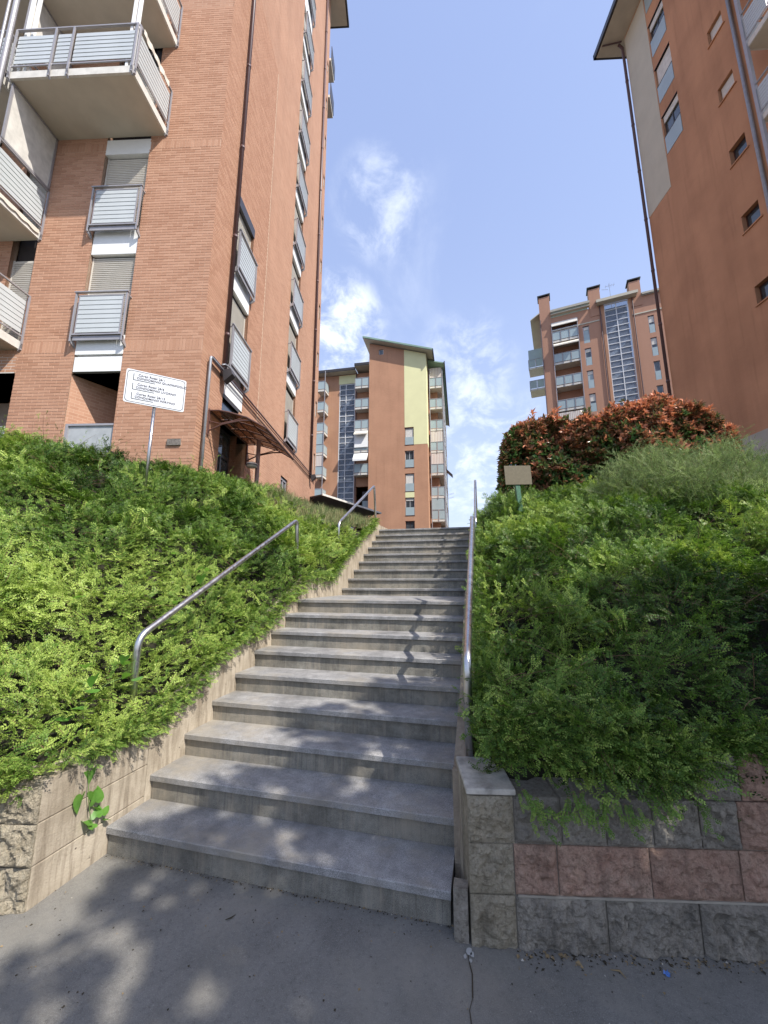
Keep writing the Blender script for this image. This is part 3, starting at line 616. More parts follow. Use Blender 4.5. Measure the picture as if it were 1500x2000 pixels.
# ------------------------------------------------------------------ shared facade parts
PI = math.pi
def brick_fill(P, u0, u1, z0, z1, holes, zorg, soldiers=(), prot=0.002, bl=0.25, pitch=0.0775, j=0.012, seed=0):
    """returns a list of bricks (8 corner boxes) laid in running bond, cut at the openings"""
    rd = random.Random(seed); out_ = []
    def clip(a, b, c, d):
        segs = [(a, b)]
        for h in holes:
            if h[3] > c + 0.01 and h[2] < d - 0.01:
                ns = []
                for s in segs:
                    if h[1] <= s[0] or h[0] >= s[1]: ns.append(s); continue
                    if h[0] > s[0] + 0.03: ns.append((s[0], h[0]))
                    if h[1] < s[1] - 0.03: ns.append((h[1], s[1]))
                segs = ns
        return segs
    bands = sorted(soldiers); z = z0
    k0 = math.floor((z0 - zorg) / pitch); k1 = math.ceil((z1 - zorg) / pitch)
    for k in range(k0, k1):
        za = zorg + k * pitch; zb = za + pitch - j
        if zb <= z0 or za >= z1 or any(zb > s[0] + .01 and za < s[1] - .01 for s in bands): continue
        off = (k % 2) * 0.131; n0 = math.floor((u0 - off) / (bl + j)) - 1; n1 = math.ceil((u1 - off) / (bl + j)) + 1
        for n in range(n0, n1):
            a = off + n * (bl + j); b = a + bl; a2, b2 = max(a, u0), min(b, u1)
            if b2 - a2 < 0.04: continue
            for s in clip(a2, b2, za, zb): out_.append((s[0], s[1], za, zb, prot + rd.uniform(-.0012, .0012)))
    for s0, s1 in bands:
        n = int((u1 - u0) / pitch)
        for i in range(n + 1):
            a = u0 + i * pitch; b = min(a + pitch - j, u1)
            if b - a < 0.02: continue
            for s in clip(a, b, s0, s1): out_.append((s[0], s[1], s0 + .002, s1 - .004, prot + rd.uniform(-.001, .001)))
    return out_
def brick_box(mb, P, bk):
    a, b, c, d, p = bk; v = [P(a, c, -p), P(b, c, -p), P(b, d, -p), P(a, d, -p), P(a, c, .014), P(b, c, .014), P(b, d, .014), P(a, d, .014)]
    mb.add(v, [(0, 1, 2, 3), (0, 4, 5, 1), (3, 2, 6, 7), (0, 3, 7, 4), (1, 5, 6, 2)]); mb.tone += [random.random()] * 5

def shutter_mesh(W, H, pitch=0.055):
    mb = MB(); mb.box(0, W, 0.02, 0.03, 0, H); n = int(H / pitch)
    for i in range(n):
        z = i * pitch; mb.prism([(0, 0.018, z + .004), (0, 0.0, z + .012), (0, -0.004, z + pitch * .6), (0, 0.014, z + pitch - .004)], (W, 0, 0))
    mb.box(-.03, 0, -.01, .04, 0, H); mb.box(W, W + .03, -.01, .04, 0, H); return mb.mesh('shutter', 'shutterm')
M['shutterm'] = plain('beige_roller_shutter', (0.56, 0.53, 0.47), 0.6, var=0.06, scale=3)
SH = {}
def shutter(parent, W, H, loc, rz=0):
    k = (round(W, 2), round(H, 2)); SH[k] = SH.get(k) or shutter_mesh(W, H); return link('shutter', SH[k], parent, loc, rz)
def rail_mesh(W):
    mb = MB(); mb.box(-.02, W + .02, -.03, .03, 1.25, 1.28)
    for x in (0.0, W - .035):
        mb.box(x, x + .035, -.012, .03, -.02, 1.25); mb.prism([(x, -.012, .1), (x, .03, -.05), (x, .16, -.12), (x, .16, -.06), (x, .04, .1)], (.035, 0, 0)); mb.box(x + .005, x + .03, .0, .17, 1.19, 1.22)
    for x in (.09, W - .115): mb.box(x, x + .025, .0, .025, .17, 1.19)
    mb.box(.035, W - .035, -.005, .03, .14, .175); mb.box(.09, W - .09, 0, .025, 1.165, 1.19); mb.box(.035, W - .035, .03, .05, .02, .13); return mb.mesh('railing', 'steel')
def slat_mesh(W, h=.118): return MB().prism([(0, .0, 0), (0, -.012, .002), (0, -.004, h), (0, .006, h)], (W, 0, 0)).mesh('slat', 'slat')
SL = {}; RM = {}
def slats(parent, W, z0, n, pitch, loc, rz=0):
    k = round(W, 2); SL[k] = SL.get(k) or slat_mesh(W)
    for i in range(n):
        o = link('slat', SL[k], parent, Vector(loc) + Vector((0, 0, z0 + i * pitch)), rz)
def window_rail(parent, W, loc, rz=0, individual=True):
    k = round(W, 2); RM[k] = RM.get(k) or rail_mesh(W); r = link('railing', RM[k], parent, loc, rz)
    if individual: slats(r, W - .23, .20, 8, .1215, (.115, 0.012, 0))
    else:
        kk = ('sheet', k)
        if kk not in SL:
            m = MB()
            for i in range(8): m.prism([(0, .0, i * .1215), (0, -.012, i * .1215 + .002), (0, -.004, i * .1215 + .117), (0, .006, i * .1215 + .117)], (W - .23, 0, 0))
            SL[kk] = m.mesh('slat_panel', 'slat')
        link('slat_panel', SL[kk], r, (.115, .012, .2))
    return r
def big_balcony(parent, W, D, loc, panels, side_right=True, side_left=False, slab_h=.2, rail_h=1.24, wavy=False, rz=0):
    """slab with its back edge on y=0 from x=0 to W, reaching y=-D; balustrades of steel frames with frosted slats"""
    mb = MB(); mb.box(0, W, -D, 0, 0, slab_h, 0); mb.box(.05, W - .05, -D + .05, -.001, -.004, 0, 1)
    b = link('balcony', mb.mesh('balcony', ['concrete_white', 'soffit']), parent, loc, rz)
    def run(x0, y0, x1, y1, cuts):
        L = math.hypot(x1 - x0, y1 - y0); a = math.atan2(y1 - y0, x1 - x0); ca, sa = math.cos(a), math.sin(a)
        m = MB(); m.box(0, L, -.025, .025, slab_h + rail_h - .03, slab_h + rail_h); m.box(0, L, -.012, .012, slab_h + .12, slab_h + .15)
        ps = [0] + [c for c in cuts] + [L - .04]
        for p in ps:
            m.box(p, p + .04, -.035, -.005, -.02, slab_h + rail_h - .03); m.prism([(p, -.035, .14), (p, -.035, .02), (p, .03, -.06), (p, .03, .0)], (.04, 0, 0))
        rl = link('railing', m.mesh('railing', 'steel'), b, (x0, y0, 0), a)
        for p, q in zip(ps, ps[1:]):
            l = q - p - .12
            m2 = (p + .08)
            slats(b, l, slab_h + .19, 7, .1215, (x0 + ca * m2 - sa * .0, y0 + sa * m2, 0), a)
    run(0, -D - .01, W, -D - .01, panels)
    if side_right: run(W + .01, -D, W + .01, 0, [D * .5] if False else [])
    if side_left: run(-.01, 0, -.01, -D, [])
    return b

# ------------------------------------------------------------------ the tall brick block on the left
LB = root('apartment_tower', (-3.7958, 4.7889, 0), A0, 'tall orange brick apartment tower with pale slatted balconies, behind the left hedge', 'building')
PL = lambda u, z, d: (u, d, z)
PR = lambda v, z, d: (-d, v, z)
HL = [(-3.08, -1.9, 6.44, 41.0, .14), (-3.08, -1.9, 2.5, 6.44, 1.5), (-5.15, -4.5, 7.3, 41, .14), (-9.0, -4.46, 2.5, 6.5, 1.5), (-8, -6, 7.3, 41, .14)]
HR_ = [(1.2, 2.38, 6.46, 12.72, .14), (1.15, 2.16, 5.85, 6.40, .14), (1.15, 2.16, 2.5, 5.72, .25), (2.16, 2.83, 2.5, 5.72, .8), (6.4, 7.8, 7.2, 39.5, .14), (6.3, 7.2, 2.5, 5.72, .16)]
for k in range(10): HR_.append((11.72, 12.05, 7.55 + 3.0 * k, 8.45 + 3.0 * k, .12))
ZT, ZB_ = 41.0, 2.5
mb = MB()
wall_holes(mb, lambda u, z, d: (u, d + .004, z), -5.6, 0, ZB_, 17.6, HL, mi=1)
wall_holes(mb, PL, -5.6, 0, 17.6, ZT, HL, mi=0); wall_holes(mb, PL, -14, -5.6, ZB_, ZT, HL, mi=0)
wall_holes(mb, lambda v, z, d: (-d - .004, v, z), 0, 3.6, ZB_, 21.0, HR_, mi=1)
wall_holes(mb, PR, 0, 3.6, 21.0, ZT, HR_, mi=0); wall_holes(mb, PR, 3.6, 12.2, ZB_, ZT, HR_, mi=0)
mb.quad((-14, 0, ZB_), (-14, 12.2, ZB_), (-14, 12.2, ZT), (-14, 0, ZT), 0); mb.quad((-14, 12.2, ZB_), (0, 12.2, ZB_), (0, 12.2, ZT), (-14, 12.2, ZT), 0)
mb.build('wall', ['brickwall', 'mortar'], LB)
# backs of the openings
mb = MB()
for h in HL:
    mb.quad(PL(h[0], h[2], h[4] + .03), PL(h[1], h[2], h[4] + .03), PL(h[1], h[3], h[4] + .03), PL(h[0], h[3], h[4] + .03), 1 if h[4] > 1 else 0)
for h in HR_: mb.quad(PR(h[0], h[2], h[4] + .03), PR(h[1], h[2], h[4] + .03), PR(h[1], h[3], h[4] + .03), PR(h[0], h[3], h[4] + .03), 1 if h[4] > .2 else 0)
mb.build('opening_lining', ['dark', 'recess'], LB)
SOLD = [(6.99, 7.30), (12.8025, 13.035)]
bl_ = [(PL, b) for b in brick_fill(PL, -5.6, 0, 3.0, 17.55, HL, 7.30, SOLD, seed=1)]
br_ = [(PR, b) for b in brick_fill(PR, 0.0, 3.55, 3.0, 20.95, HR_, 7.30, [], seed=2)]
ML = Matrix.Translation(LB.location) @ Matrix.Rotation(A0, 4, 'Z')
def bdist(e):
    P, b = e; c = ML @ Vector(P((b[0] + b[1]) / 2, (b[2] + b[3]) / 2, 0)); return (c - CAM).length if b[2] > 4.35 else 99
near = sorted(bl_, key=bdist)[:300]; nid = {id(e) for e in near}; bm = {}
for P, b in near:
    k = (round(b[1] - b[0], 2), round(b[3] - b[2], 2))
    if k not in bm:
        m = MB(); brick_box(m, PL, (0, k[0], 0, k[1], .002)); m.tone = []; bm[k] = m.mesh('brick', 'brick')
    link('brick', bm[k], LB, (b[0], .002 - b[4], b[2]))
mb = MB()
for e in bl_ + br_:
    if id(e) not in nid: brick_box(mb, *e)
mb.build('brickwork', 'brick', LB, kind='stuff')
# splayed brick reveal of the ground-floor recess
mb = MB(); mb.slab([(-3.08, .02), (-2.55, .95), (-2.6, .98), (-3.13, .05)], 2.6, 6.44); mb.build('splayed_reveal', 'brickwall', LB)
mb = MB(); mb.box(-3.07, -1.91, .06, .1, 3.0, 5.2, 0); mb.build('gate', 'greygate', LB)
mb = MB(); mb.box(-3.07, -1.91, .03, .1, 5.17, 5.22).box(-3.07, -3.0, .03, .1, 3.0, 5.17); mb.build('gate_frame', 'steel', LB)
MB().box(-8.9, -4.5, .06, .1, 3.0, 5.2).build('gate', 'greygate', LB)
for z0, z1, y in ((6.5, 6.88, .005), (6.93, 7.42, -.01)): MB().box(-3.07, -1.905, y, .13, z0, z1).build('spandrel_panel', 'white', LB, bevel=.004)
MB().box(-3.07, -1.905, .02, .13, 9.68, 10.36).build('spandrel_panel', 'white', LB, bevel=.004)
MB().box(-3.10, -1.88, .0, .13, 12.68, 13.14).build('spandrel_panel', 'white', LB, bevel=.004)
MB().box(-8.9, -4.5, .0, .13, 6.5, 6.95).build('spandrel_panel', 'concrete_white', LB)
shutter(LB, 1.10, 2.2, (-3.04, .10, 7.45)); shutter(LB, 1.10, 2.28, (-3.04, .10, 10.38)); shutter(LB, 1.10, 2.3, (-3.04, .10, 13.45)); shutter(LB, 1.10, 2.3, (-3.04, .10, 16.45))
shutter(LB, .60, 2.3, (-5.12, .10, 7.35)); shutter(LB, .60, 2.3, (-5.12, .10, 10.38)); shutter(LB, 1.8, 2.3, (-7.9, .10, 10.38)); shutter(LB, 1.8, 2.3, (-7.9, .10, 13.4))
window_rail(LB, 1.28, (-3.13, -.15, 7.21)); window_rail(LB, 1.28, (-3.13, -.15, 10.22))
# balconies of the left face
BU = big_balcony(LB, 3.0, 1.3, (-4.5, 0, 13.22), [.98, 1.42]); 
big_balcony(LB, 3.0, 1.3, (-4.5, 0, 16.22), [.98, 1.42])
for z in (7.10, 10.14): big_balcony(LB, 4.0, 1.3, (-8.45, 0, z), [1.3, 2.6])
for z in (13.22, 16.22): big_balcony(LB, 3.6, 1.3, (-8.3, 0, z), [1.2, 2.4])
mb = MB()
for x, y, r in ((-4.60, -1.38, .055), (-4.72, -1.42, .03)): mb.tube([(x, y, 7.0), (x, y, 22)], r, 10)
mb.build('balcony_post', 'steel', LB, smooth=True)
mb = MB(); mb.box(-1.72, -1.66, -1.3, -1.24, 13.42, 16.22).box(-1.60, -1.54, -1.3, -1.24, 13.42, 16.22); mb.build('balcony_post', 'white', LB)
def screen(x, z0, z1, y0=-1.24, y1=-.02):
    f = MB().box(x - .02, x + .02, y0, y0 + .05, z0, z1).box(x - .02, x + .02, y1 - .05, y1, z0, z1).box(x - .02, x + .02, y0, y1, z0, z0 + .05).box(x - .02, x + .02, y0, y1, z1 - .05, z1)
    o = f.build('side_screen', 'steel', LB); MB().box(x - .006, x + .006, y0 + .05, y1 - .05, z0 + .05, z1 - .05).build('screen_pane', 'concrete_white', o)
screen(-4.44, 11.6, 13.2); screen(-4.44, 14.72, 16.2)
for x in (-4.38, -4.22): MB().box(x, x + .06, -1.26, -1.2, 13.44, 16.2).build('screen_post', 'white', LB)
mb = MB()   # scalloped edge of a blind let down along the first balcony
pts = [(0, .02 * abs(math.sin(i * .9)) + (0 if i % 4 else -.03)) for i in range(1)]
n = 26; 
for i in range(n):
    y0 = -1.28 + 1.2 * i / n; y1 = -1.28 + 1.2 * (i + 1) / n; s0 = -.05 - .035 * abs(math.sin(i * .48)); s1 = -.05 - .035 * abs(math.sin((i + 1) * .48))
    mb.quad((-4.425, y0, 10.34), (-4.425, y1, 10.34), (-4.42, y1, 10.30 + s1), (-4.42, y0, 10.30 + s0))
mb.build('scalloped_blind', 'awning', LB)
mb = MB()   # cloth hung over the side rail of the big balcony
n = 14
for i in range(n):
    y0 = -1.2 + 1.0 * i / n; y1 = -1.2 + 1.0 * (i + 1) / n; w0 = .012 * math.sin(i * 1.9); w1 = .012 * math.sin((i + 1) * 1.9)
    mb.quad((-1.455 + w0, y0, 14.69), (-1.455 + w1, y1, 14.69), (-1.45 + w1, y1, 14.52 - .03 * math.sin(i)), (-1.45 + w0, y0, 14.52 - .03 * math.sin(i - 1)))
mb.build('draped_cloth', 'awning', LB)
MB().box(-.60, -.29, -.035, .01, 4.65, 4.80).build('meter_plate', plain('corroded_plate', (.17, .15, .13), .7, scale=25, var=.4), LB, bevel=.003)
# right face, near column
for z0, z1 in ((6.52, 7.12), (9.66, 10.34)): MB().box(-.12, .0, 1.21, 2.37, z0, z1).build('spandrel_panel', 'white', LB, bevel=.004)
for z, h in ((7.2, 2.4), (10.38, 2.3)): shutter(LB, 1.10, h, (-.10, 1.24, z), PI / 2)
window_rail(LB, 1.28, (.15, 1.12, 7.20), PI / 2); window_rail(LB, 1.28, (.15, 1.12, 10.16), PI / 2)
MB().box(-.12, .012, 1.18, 2.40, 12.4, 12.72).build('lintel', 'darkmetal', LB)
MB().box(-.13, .005, 1.15, 2.17, 6.40, 6.5).build('lintel', 'darkmetal', LB)
# far column
for k in range(11):
    zr = 8.45 + 3.0 * k
    if k: MB().box(-.12, .0, 6.41, 7.79, zr - 1.74, zr - 1.10).build('spandrel_panel', 'white', LB)
    MB().box(-.13, -.02, 6.41, 7.79, zr - 1.10, zr - 1.04).build('sill', 'darkmetal', LB)
    shutter(LB, 1.32, 2.1, (-.10, 6.44, zr - 1.03), PI / 2)
    window_rail(LB, 1.5, (.15, 6.35, zr - 1.28), PI / 2, individual=False)
MB().box(-.12, .01, 6.38, 7.82, 30.0, 32.2).build('spandrel_panel', 'white', LB)
for k in range(10):
    z = 7.55 + 3.0 * k; MB().box(-.09, -.05, 11.74, 12.03, z + .02, z + .88).build('shutter', 'shutterm', LB)
# pipes
mb = MB(); mb.tube([(.09, .98, 6.9), (.09, .98, 40.9)], .052, 12)
for z in range(8, 40, 3): mb.tube([(.09, .98, z), (.09, .98, z + .09)], .062, 12)
mb.build('downpipe', 'pipe', LB, smooth=True)
mb = MB(); mb.tube([(.09, 10.75, 7.0), (.09, 10.75, 40.9)], .06, 10)
for z in range(9, 40, 3): mb.tube([(.09, 10.75, z), (.09, 10.75, z + .1)], .07, 10)
mb.build('downpipe', 'pipe', LB, smooth=True)
MB().tube(bend([(.09, .24, 3.0), (.09, .24, 6.97), (.09, 1.2, 6.99)], .06), .034, 10).build('pipe', 'pipegrey', LB, smooth=True)
mb = MB(); mb.tube([(.09, .35, 7.02), (.09, 11.95, 7.02)], .026, 8); mb.tube([(.09, .35, 6.92), (.09, 11.95, 6.92)], .016, 8); mb.build('wall_conduit', 'pipe', LB)
for y in (.95, 10.9):
    mb = MB(); mb.prism([(.08, y - .1, 6.98), (.30, y - .1, 7.02), (.36, y - .1, 6.86), (.14, y - .1, 6.66)], (0, .2, 0)); mb.box(.0, .12, y - .03, y + .03, 6.85, 7.1)
    mb.build('floodlight', 'darkmetal', LB, bevel=.006)
MB().tube([(.12, .75, 7.05), (.16, .85, 7.12), (.2, 1.0, 7.12), (.24, 1.12, 7.03)], .022, 8).build('cable_elbow', 'pipegrey', LB, smooth=True)
# entrance
f = MB().box(-.25, -.17, 1.16, 1.24, 2.6, 5.7).box(-.25, -.17, 2.07, 2.15, 2.6, 5.7).box(-.25, -.17, 1.24, 2.07, 5.6, 5.7).box(-.25, -.17, 1.24, 2.07, 4.93, 5.02).box(-.25, -.17, 1.24, 1.3, 2.6, 4.93).box(-.25, -.17, 1.62, 1.68, 2.6, 4.93)
dr = f.build('entrance_door', 'darkmetal', LB)
MB().box(-.22, -.2, 1.24, 2.07, 5.02, 5.6).build('pane', 'glass', dr); MB().box(-.22, -.2, 1.3, 2.07, 2.6, 4.93).build('pane', 'glass', dr)
fr = MB().box(-.13, -.05, 1.16, 1.22, 5.86, 6.4).box(-.13, -.05, 2.09, 2.15, 5.86, 6.4).box(-.13, -.05, 1.22, 2.09, 5.86, 5.92).build('window', 'darkmetal', LB); MB().box(-.1, -.08, 1.22, 2.09, 5.92, 6.4).build('pane', 'glass', fr)
fr = MB().box(-.14, -.05, 6.31, 6.38, 3, 5.7).box(-.14, -.05, 6.72, 6.78, 3, 5.7).box(-.14, -.05, 7.12, 7.19, 3, 5.7).box(-.14, -.05, 6.38, 7.12, 5.6, 5.7).build('window', 'steel', LB); MB().box(-.11, -.09, 6.38, 7.12, 3.0, 5.6).build('pane', 'glass', fr)
# roof
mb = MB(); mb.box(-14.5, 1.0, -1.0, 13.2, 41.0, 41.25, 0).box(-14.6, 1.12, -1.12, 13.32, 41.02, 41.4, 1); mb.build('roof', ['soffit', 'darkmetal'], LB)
for z in (33.1, 36.2): 
    b = MB().box(-1.6, .12, 12.2, 13.4, z, z + .2).build('balcony', 'concrete_white', LB); MB().box(-1.6, .16, 13.36, 13.4, z + .2, z + 1.3).box(.12, .16, 12.25, 13.4, z + .2, z + 1.3).build('balustrade', 'darkmetal', b)

# arched smoked canopy over the entrance
cp = link('canopy', None, LB, (0, .5, 0)); 
arc = [(0.0, 5.71), (.26, 5.71), (.5, 5.66), (.95, 5.52), (1.42, 5.25)]
arcf = lambda t: (lambda i, f: ((1 - f) * arc[i][0] + f * arc[i + 1][0], (1 - f) * arc[i][1] + f * arc[i + 1][1]))(min(3, int(t * 4)), t * 4 - min(3, int(t * 4)))
mb = MB(); LY = 2.4
for i in range(5): mb.tube([(x, LY * i / 4, z) for x, z in arc], .017, 6)
for x, z in arc: mb.tube([(x, 0, z), (x, LY, z)], .015, 6)
mb.tube([(0, 0, 5.75), (0, LY, 5.75)], .03, 6); mb.tube([(1.42, 0, 5.25), (1.42, LY, 5.25)], .03, 6)
for y in (.02, LY - .02):
    mb.tube([(.02, y, 5.2), (.35, y, 5.36), (.8, y, 5.45), (1.1, y, 5.45)], .02, 6); mb.tube([(.02, y, 5.45), (.3, y, 5.38), (.6, y, 5.44), (.9, y, 5.53)], .013, 6); mb.box(0, .04, y - .03, y + .03, 5.1, 5.72)
cp.name = 'canopy'; mb.build('canopy_frame', plain('rusty_brown_frame', (.12, .06, .05), .5), cp)
for i in range(4):
    for j in range(4):
        (x0, z0), (x1, z1) = arc[j], arc[j + 1]; y0 = LY * i / 4 + .012; y1 = LY * (i + 1) / 4 - .012
        MB().prism([(x0, y0, z0 + .02), (x1, y0, z1 + .02), (x1, y1, z1 + .02), (x0, y1, z0 + .02)], (0, 0, .006)).build('pane', 'poly', cp)
MB().tube([(.70, 2.02, 3.0), (.70, 2.02, 5.5)], .055, 14).build('canopy_post', plain('mauve_grey_post', (.2, .15, .15), .5), LB, smooth=True)
lamp = MB(); lamp.tube([(.7, 1.97, 4.68), (.7, 1.76, 4.68)], .012, 6)
ls = link('wall_lamp', lamp.mesh('wall_lamp', 'darkmetal'), LB)
n = 10; mb = MB(); mb.tube([(.7, 1.62, 4.68 + .085 * math.cos(PI * i / n)) for i in range(n + 1)], [max(.002, .15 * math.sin(PI * i / n) ** .8) for i in range(n + 1)], 16); mb.build('lamp_shade', 'lampwhite', ls, smooth=True)
MB().tube([(.7, 1.62, 4.66), (.7, 1.62, 4.69)], .155, 18).build('lamp_rim', 'darkmetal', ls)

# ------------------------------------------------------------------ the terracotta block on the right
RB = root('apartment_tower', (11.3724, 17.5347, 0), A0, 'tall shaded terracotta apartment block with a cream corner band, on the right', 'building')
QF = lambda v, z, d: (d, v, z)
rows_w = [(21.72, 23.87), (24.72, 26.8), (27.62, 29.6), (30.5, 31.7)]
rows_s = [(17.40 + 3 * k - .02 * k + .0, 18.12 + 3 * k - .02 * k) for k in range(-4, 5)]
HB = [(-2.76, -1.70, a, b, .16) for a, b in rows_w] + [(-5.26, -4.57, a, b, .22) for a, b in rows_s]
mb = MB(); wall_holes(mb, QF, -8.2, 0, 2.5, 32.0, HB, mi=0)
mb.quad((0, 0, 2.5), (12, 0, 2.5), (12, 0, 32), (0, 0, 32), 0); mb.quad((12, 0, 2.5), (12, -8.2, 2.5), (12, -8.2, 32), (12, 0, 32), 0); mb.quad((0, -8.2, 2.5), (12, -8.2, 2.5), (12, -8.2, 32), (0, -8.2, 32), 0)
mb.build('wall', 'plaster', RB)
MB().box(-.012, .0, -1.64, 0.012, 20.0, 31.85).build('cream_band', 'cream', RB); MB().box(-.001, 12, .001, .012, 20, 31.85).build('cream_band', 'cream', RB)
MB().box(-.03, .0, -8.2, .03, 2.5, 6.95).build('plinth', 'greytrim', RB)
M['reddark'] = plain('dark_red_window_frame', (.07, .028, .022), .5)
for i, (a, b) in enumerate(rows_w):
    h = b - a; f = MB().box(.10, .15, -2.75, -2.70, a, b).box(.10, .15, -1.76, -1.71, a, b).box(.09, .15, -2.70, -1.76, b - .07, b).box(.10, .15, -2.70, -1.76, a, a + .05).box(.10, .14, -2.25, -2.20, a, b).build('window', 'darkmetal', RB)
    MB().box(.125, .135, -2.70, -1.76, a + .05, b - .07).build('pane', 'glass', f)
    if i == 1: MB().box(.07, .1, -2.72, -1.74, a + .9, b - .02).build('shutter', 'concrete_white', f)
    else: MB().box(.05, .1, -2.72, -1.74, b - .38, b - .02).build('shutter', 'concrete_white', f)
    MB().box(-.02, .16, -2.78, -1.68, b, b + .03).build('head_trim', 'reddark', f)
    MB().box(-.01, .012, -2.74, -1.72, a + .02, min(b - .1, a + .95)).build('balustrade', 'panelf', f); MB().box(-.02, .02, -2.76, -1.70, min(b - .1, a + .95), min(b - .07, a + .98)).build('balustrade_rail', 'darkmetal', f)
for i, (a, b) in enumerate(rows_s):
    f = MB().box(.16, .2, -5.25, -5.2, a, b).box(.16, .2, -4.62, -4.58, a, b).box(.16, .2, -5.2, -4.62, b - .05, b).box(.16, .2, -5.2, -4.62, a, a + .05).build('window', 'reddark', RB)
    MB().box(.18, .19, -5.2, -4.62, a + .05, b - .05).build('pane', 'glass', f)
    if i >= 5: MB().box(.12, .15, -5.22, -4.6, a + .22, b - .02).build('shutter', 'concrete_white', f)
    MB().box(-.05, .2, -5.34, -4.52, a - .05, a).build('sill', 'plaster', f)
mb = MB(); mb.tube([(-.1, .1, 3), (-.1, .1, 31.4), (-.25, .15, 31.75)], .07, 12)
for z in range(5, 31, 3): mb.tube([(-.1, .1, z), (-.1, .1, z + .1)], .082, 12)
mb.build('downpipe', 'pipe', RB, smooth=True)
MB().tube([(-.09, -5.66, 3), (-.09, -5.66, 32)], .06, 10).build('downpipe', 'pipegrey', RB, smooth=True)
mb = MB(); mb.box(-1.15, 13, -9, .8, 31.95, 32.15, 0).box(-1.27, -1.15, -9, .9, 31.98, 32.3, 1).box(-1.27, 13, .8, .92, 31.98, 32.3, 1); mb.build('roof', ['soffit', 'darkmetal'], RB)
MB().tube([(-.1, .1, 31.9), (-1.1, .25, 31.9)], .04, 8).build('gutter_pipe', 'pipe', RB)
for z in (13.3, 16.3, 19.3, 22.3, 25.3, 28.3):
    o = big_balcony(RB, 1.9, 1.1, (0, -6.85, z), [.9], side_left=True, side_right=False, rz=-PI / 2)
MB().box(-1.16, -1.06, -6.95, -6.85, 3, 32).build('balcony_post', 'steel', RB)
MB().box(-.45, -.0, -6.45, -6.0, 23.3, 25.6).build('cabinet', 'concrete_white', RB)

# ------------------------------------------------------------------ the gabled block at the head of the steps
CB = root('apartment_block', (-6.3107, 43.0151, 0), R_(2.79), 'orange block with pale yellow corner and sloping green roof beyond the stair top', 'building')
QC = lambda u, z, d: (u, d, z)
cw = [(18.3, 20.5), (15.4, 17.5), (12.4, 14.6), (9.45, 11.6), (6.5, 8.75)]
HC = [(0.02, 1.12, a, b, .2) for a, b in cw] + [(-3.33, -2.72, 30.9, 31.62, .2)]
mb = MB(); ztl, ztr = 32.7, 30.35
wall_holes(mb, QC, -4.6, 2.8, 2.0, 30.0, [h for h in HC if h[2] < 30], mi=0)
# gable above z=30 with the little window cut by strips
zt = lambda x: ztl + (ztr - ztl) * (x + 4.6) / 7.4
for a, b in ((-4.6, -3.33), (-2.72, 0.0), (0.0, 2.8)): mb.quad((a, 0, 30), (b, 0, 30), (b, 0, zt(b)), (a, 0, zt(a)), 0)
mb.quad((-3.33, 0, 30), (-2.72, 0, 30), (-2.72, 0, 30.9), (-3.33, 0, 30.9)); mb.quad((-3.33, 0, 31.62), (-2.72, 0, 31.62), (-2.72, 0, zt(-2.72)), (-3.33, 0, zt(-3.33)))
for a, b, c, d in (((2.8, 0), (2.8, 16), ztr, ztr), ((-4.6, 0), (-4.6, 16), ztl, ztl)): mb.quad((*a, 2), (*b, 2), (*b, d), (*a, c))
mb.quad((-4.6, 16, 2), (2.8, 16, 2), (2.8, 16, ztr), (-4.6, 16, ztl)); mb.build('wall', 'brickfar', CB)
mb = MB(); mb.prism([(0.0, -.012, 20.6), (1.13, -.012, 20.6), (1.13, -.012, 18.3), (2.812, -.012, 18.3), (2.812, -.012, zt(2.8)), (0.0, -.012, zt(0))], (0, .011, 0)); mb.box(2.801, 2.812, -.001, 1.9, 18.3, 30.3); mb.box(.02, 1.12, -.012, -.001, 11.62, 12.38); mb.build('yellow_band', 'yellow', CB)
for i, (a, b) in enumerate(cw):
    f = MB().box(.04, .08, .12, .17, a, b).box(1.06, 1.1, .12, .17, a, b).box(.08, 1.06, .12, .17, b - .06, b).box(.55, .59, .12, .16, a, b).build('window', 'mull' if i % 2 else 'reddark', CB)
    MB().box(.08, 1.06, .15, .16, a, b - .06).build('pane', 'glass', f); MB().box(.05, 1.09, .0, .03, a + .03, a + 1.0).build('balustrade', 'panelf', f)
    if i in (0, 2): MB().box(.08, 1.06, .09, .12, a + 1.0, b - .05).build('shutter', 'concrete_white', f)
    elif i in (3,): MB().box(.08, 1.06, .09, .12, b - .35, b - .05).build('shutter', 'concrete_white', f)
    MB().box(-.02, 1.16, -.03, .02, a - .06, a).build('sill', 'reddark', f); MB().box(.0, 1.14, -.02, .1, b, b + .05).build('head_trim', 'reddark', f)
f = MB().box(-3.31, -2.74, .1, .15, 30.92, 31.6).build('window', 'mull', CB); MB().box(-3.25, -2.8, .08, .1, 30.98, 31.54).build('pane', 'glass', f)
mb = MB(); mb.prism([(-5.3, -.75, 33.05), (3.65, -.75, 30.2), (3.65, 16.6, 30.2), (-5.3, 16.6, 33.05)], (0, 0, .12), 0)
mb.prism([(-5.35, -.85, 33.14), (3.75, -.85, 30.25), (3.75, 16.7, 30.25), (-5.35, 16.7, 33.14)], (0, 0, .22), 1); mb.prism([(3.70, -.87, 29.98), (3.80, -.87, 29.98), (3.80, 16.7, 29.98), (3.70, 16.7, 29.98)], (0, 0, .42), 2); mb.build('roof', ['soffit', 'copper', 'darkmetal'], CB)
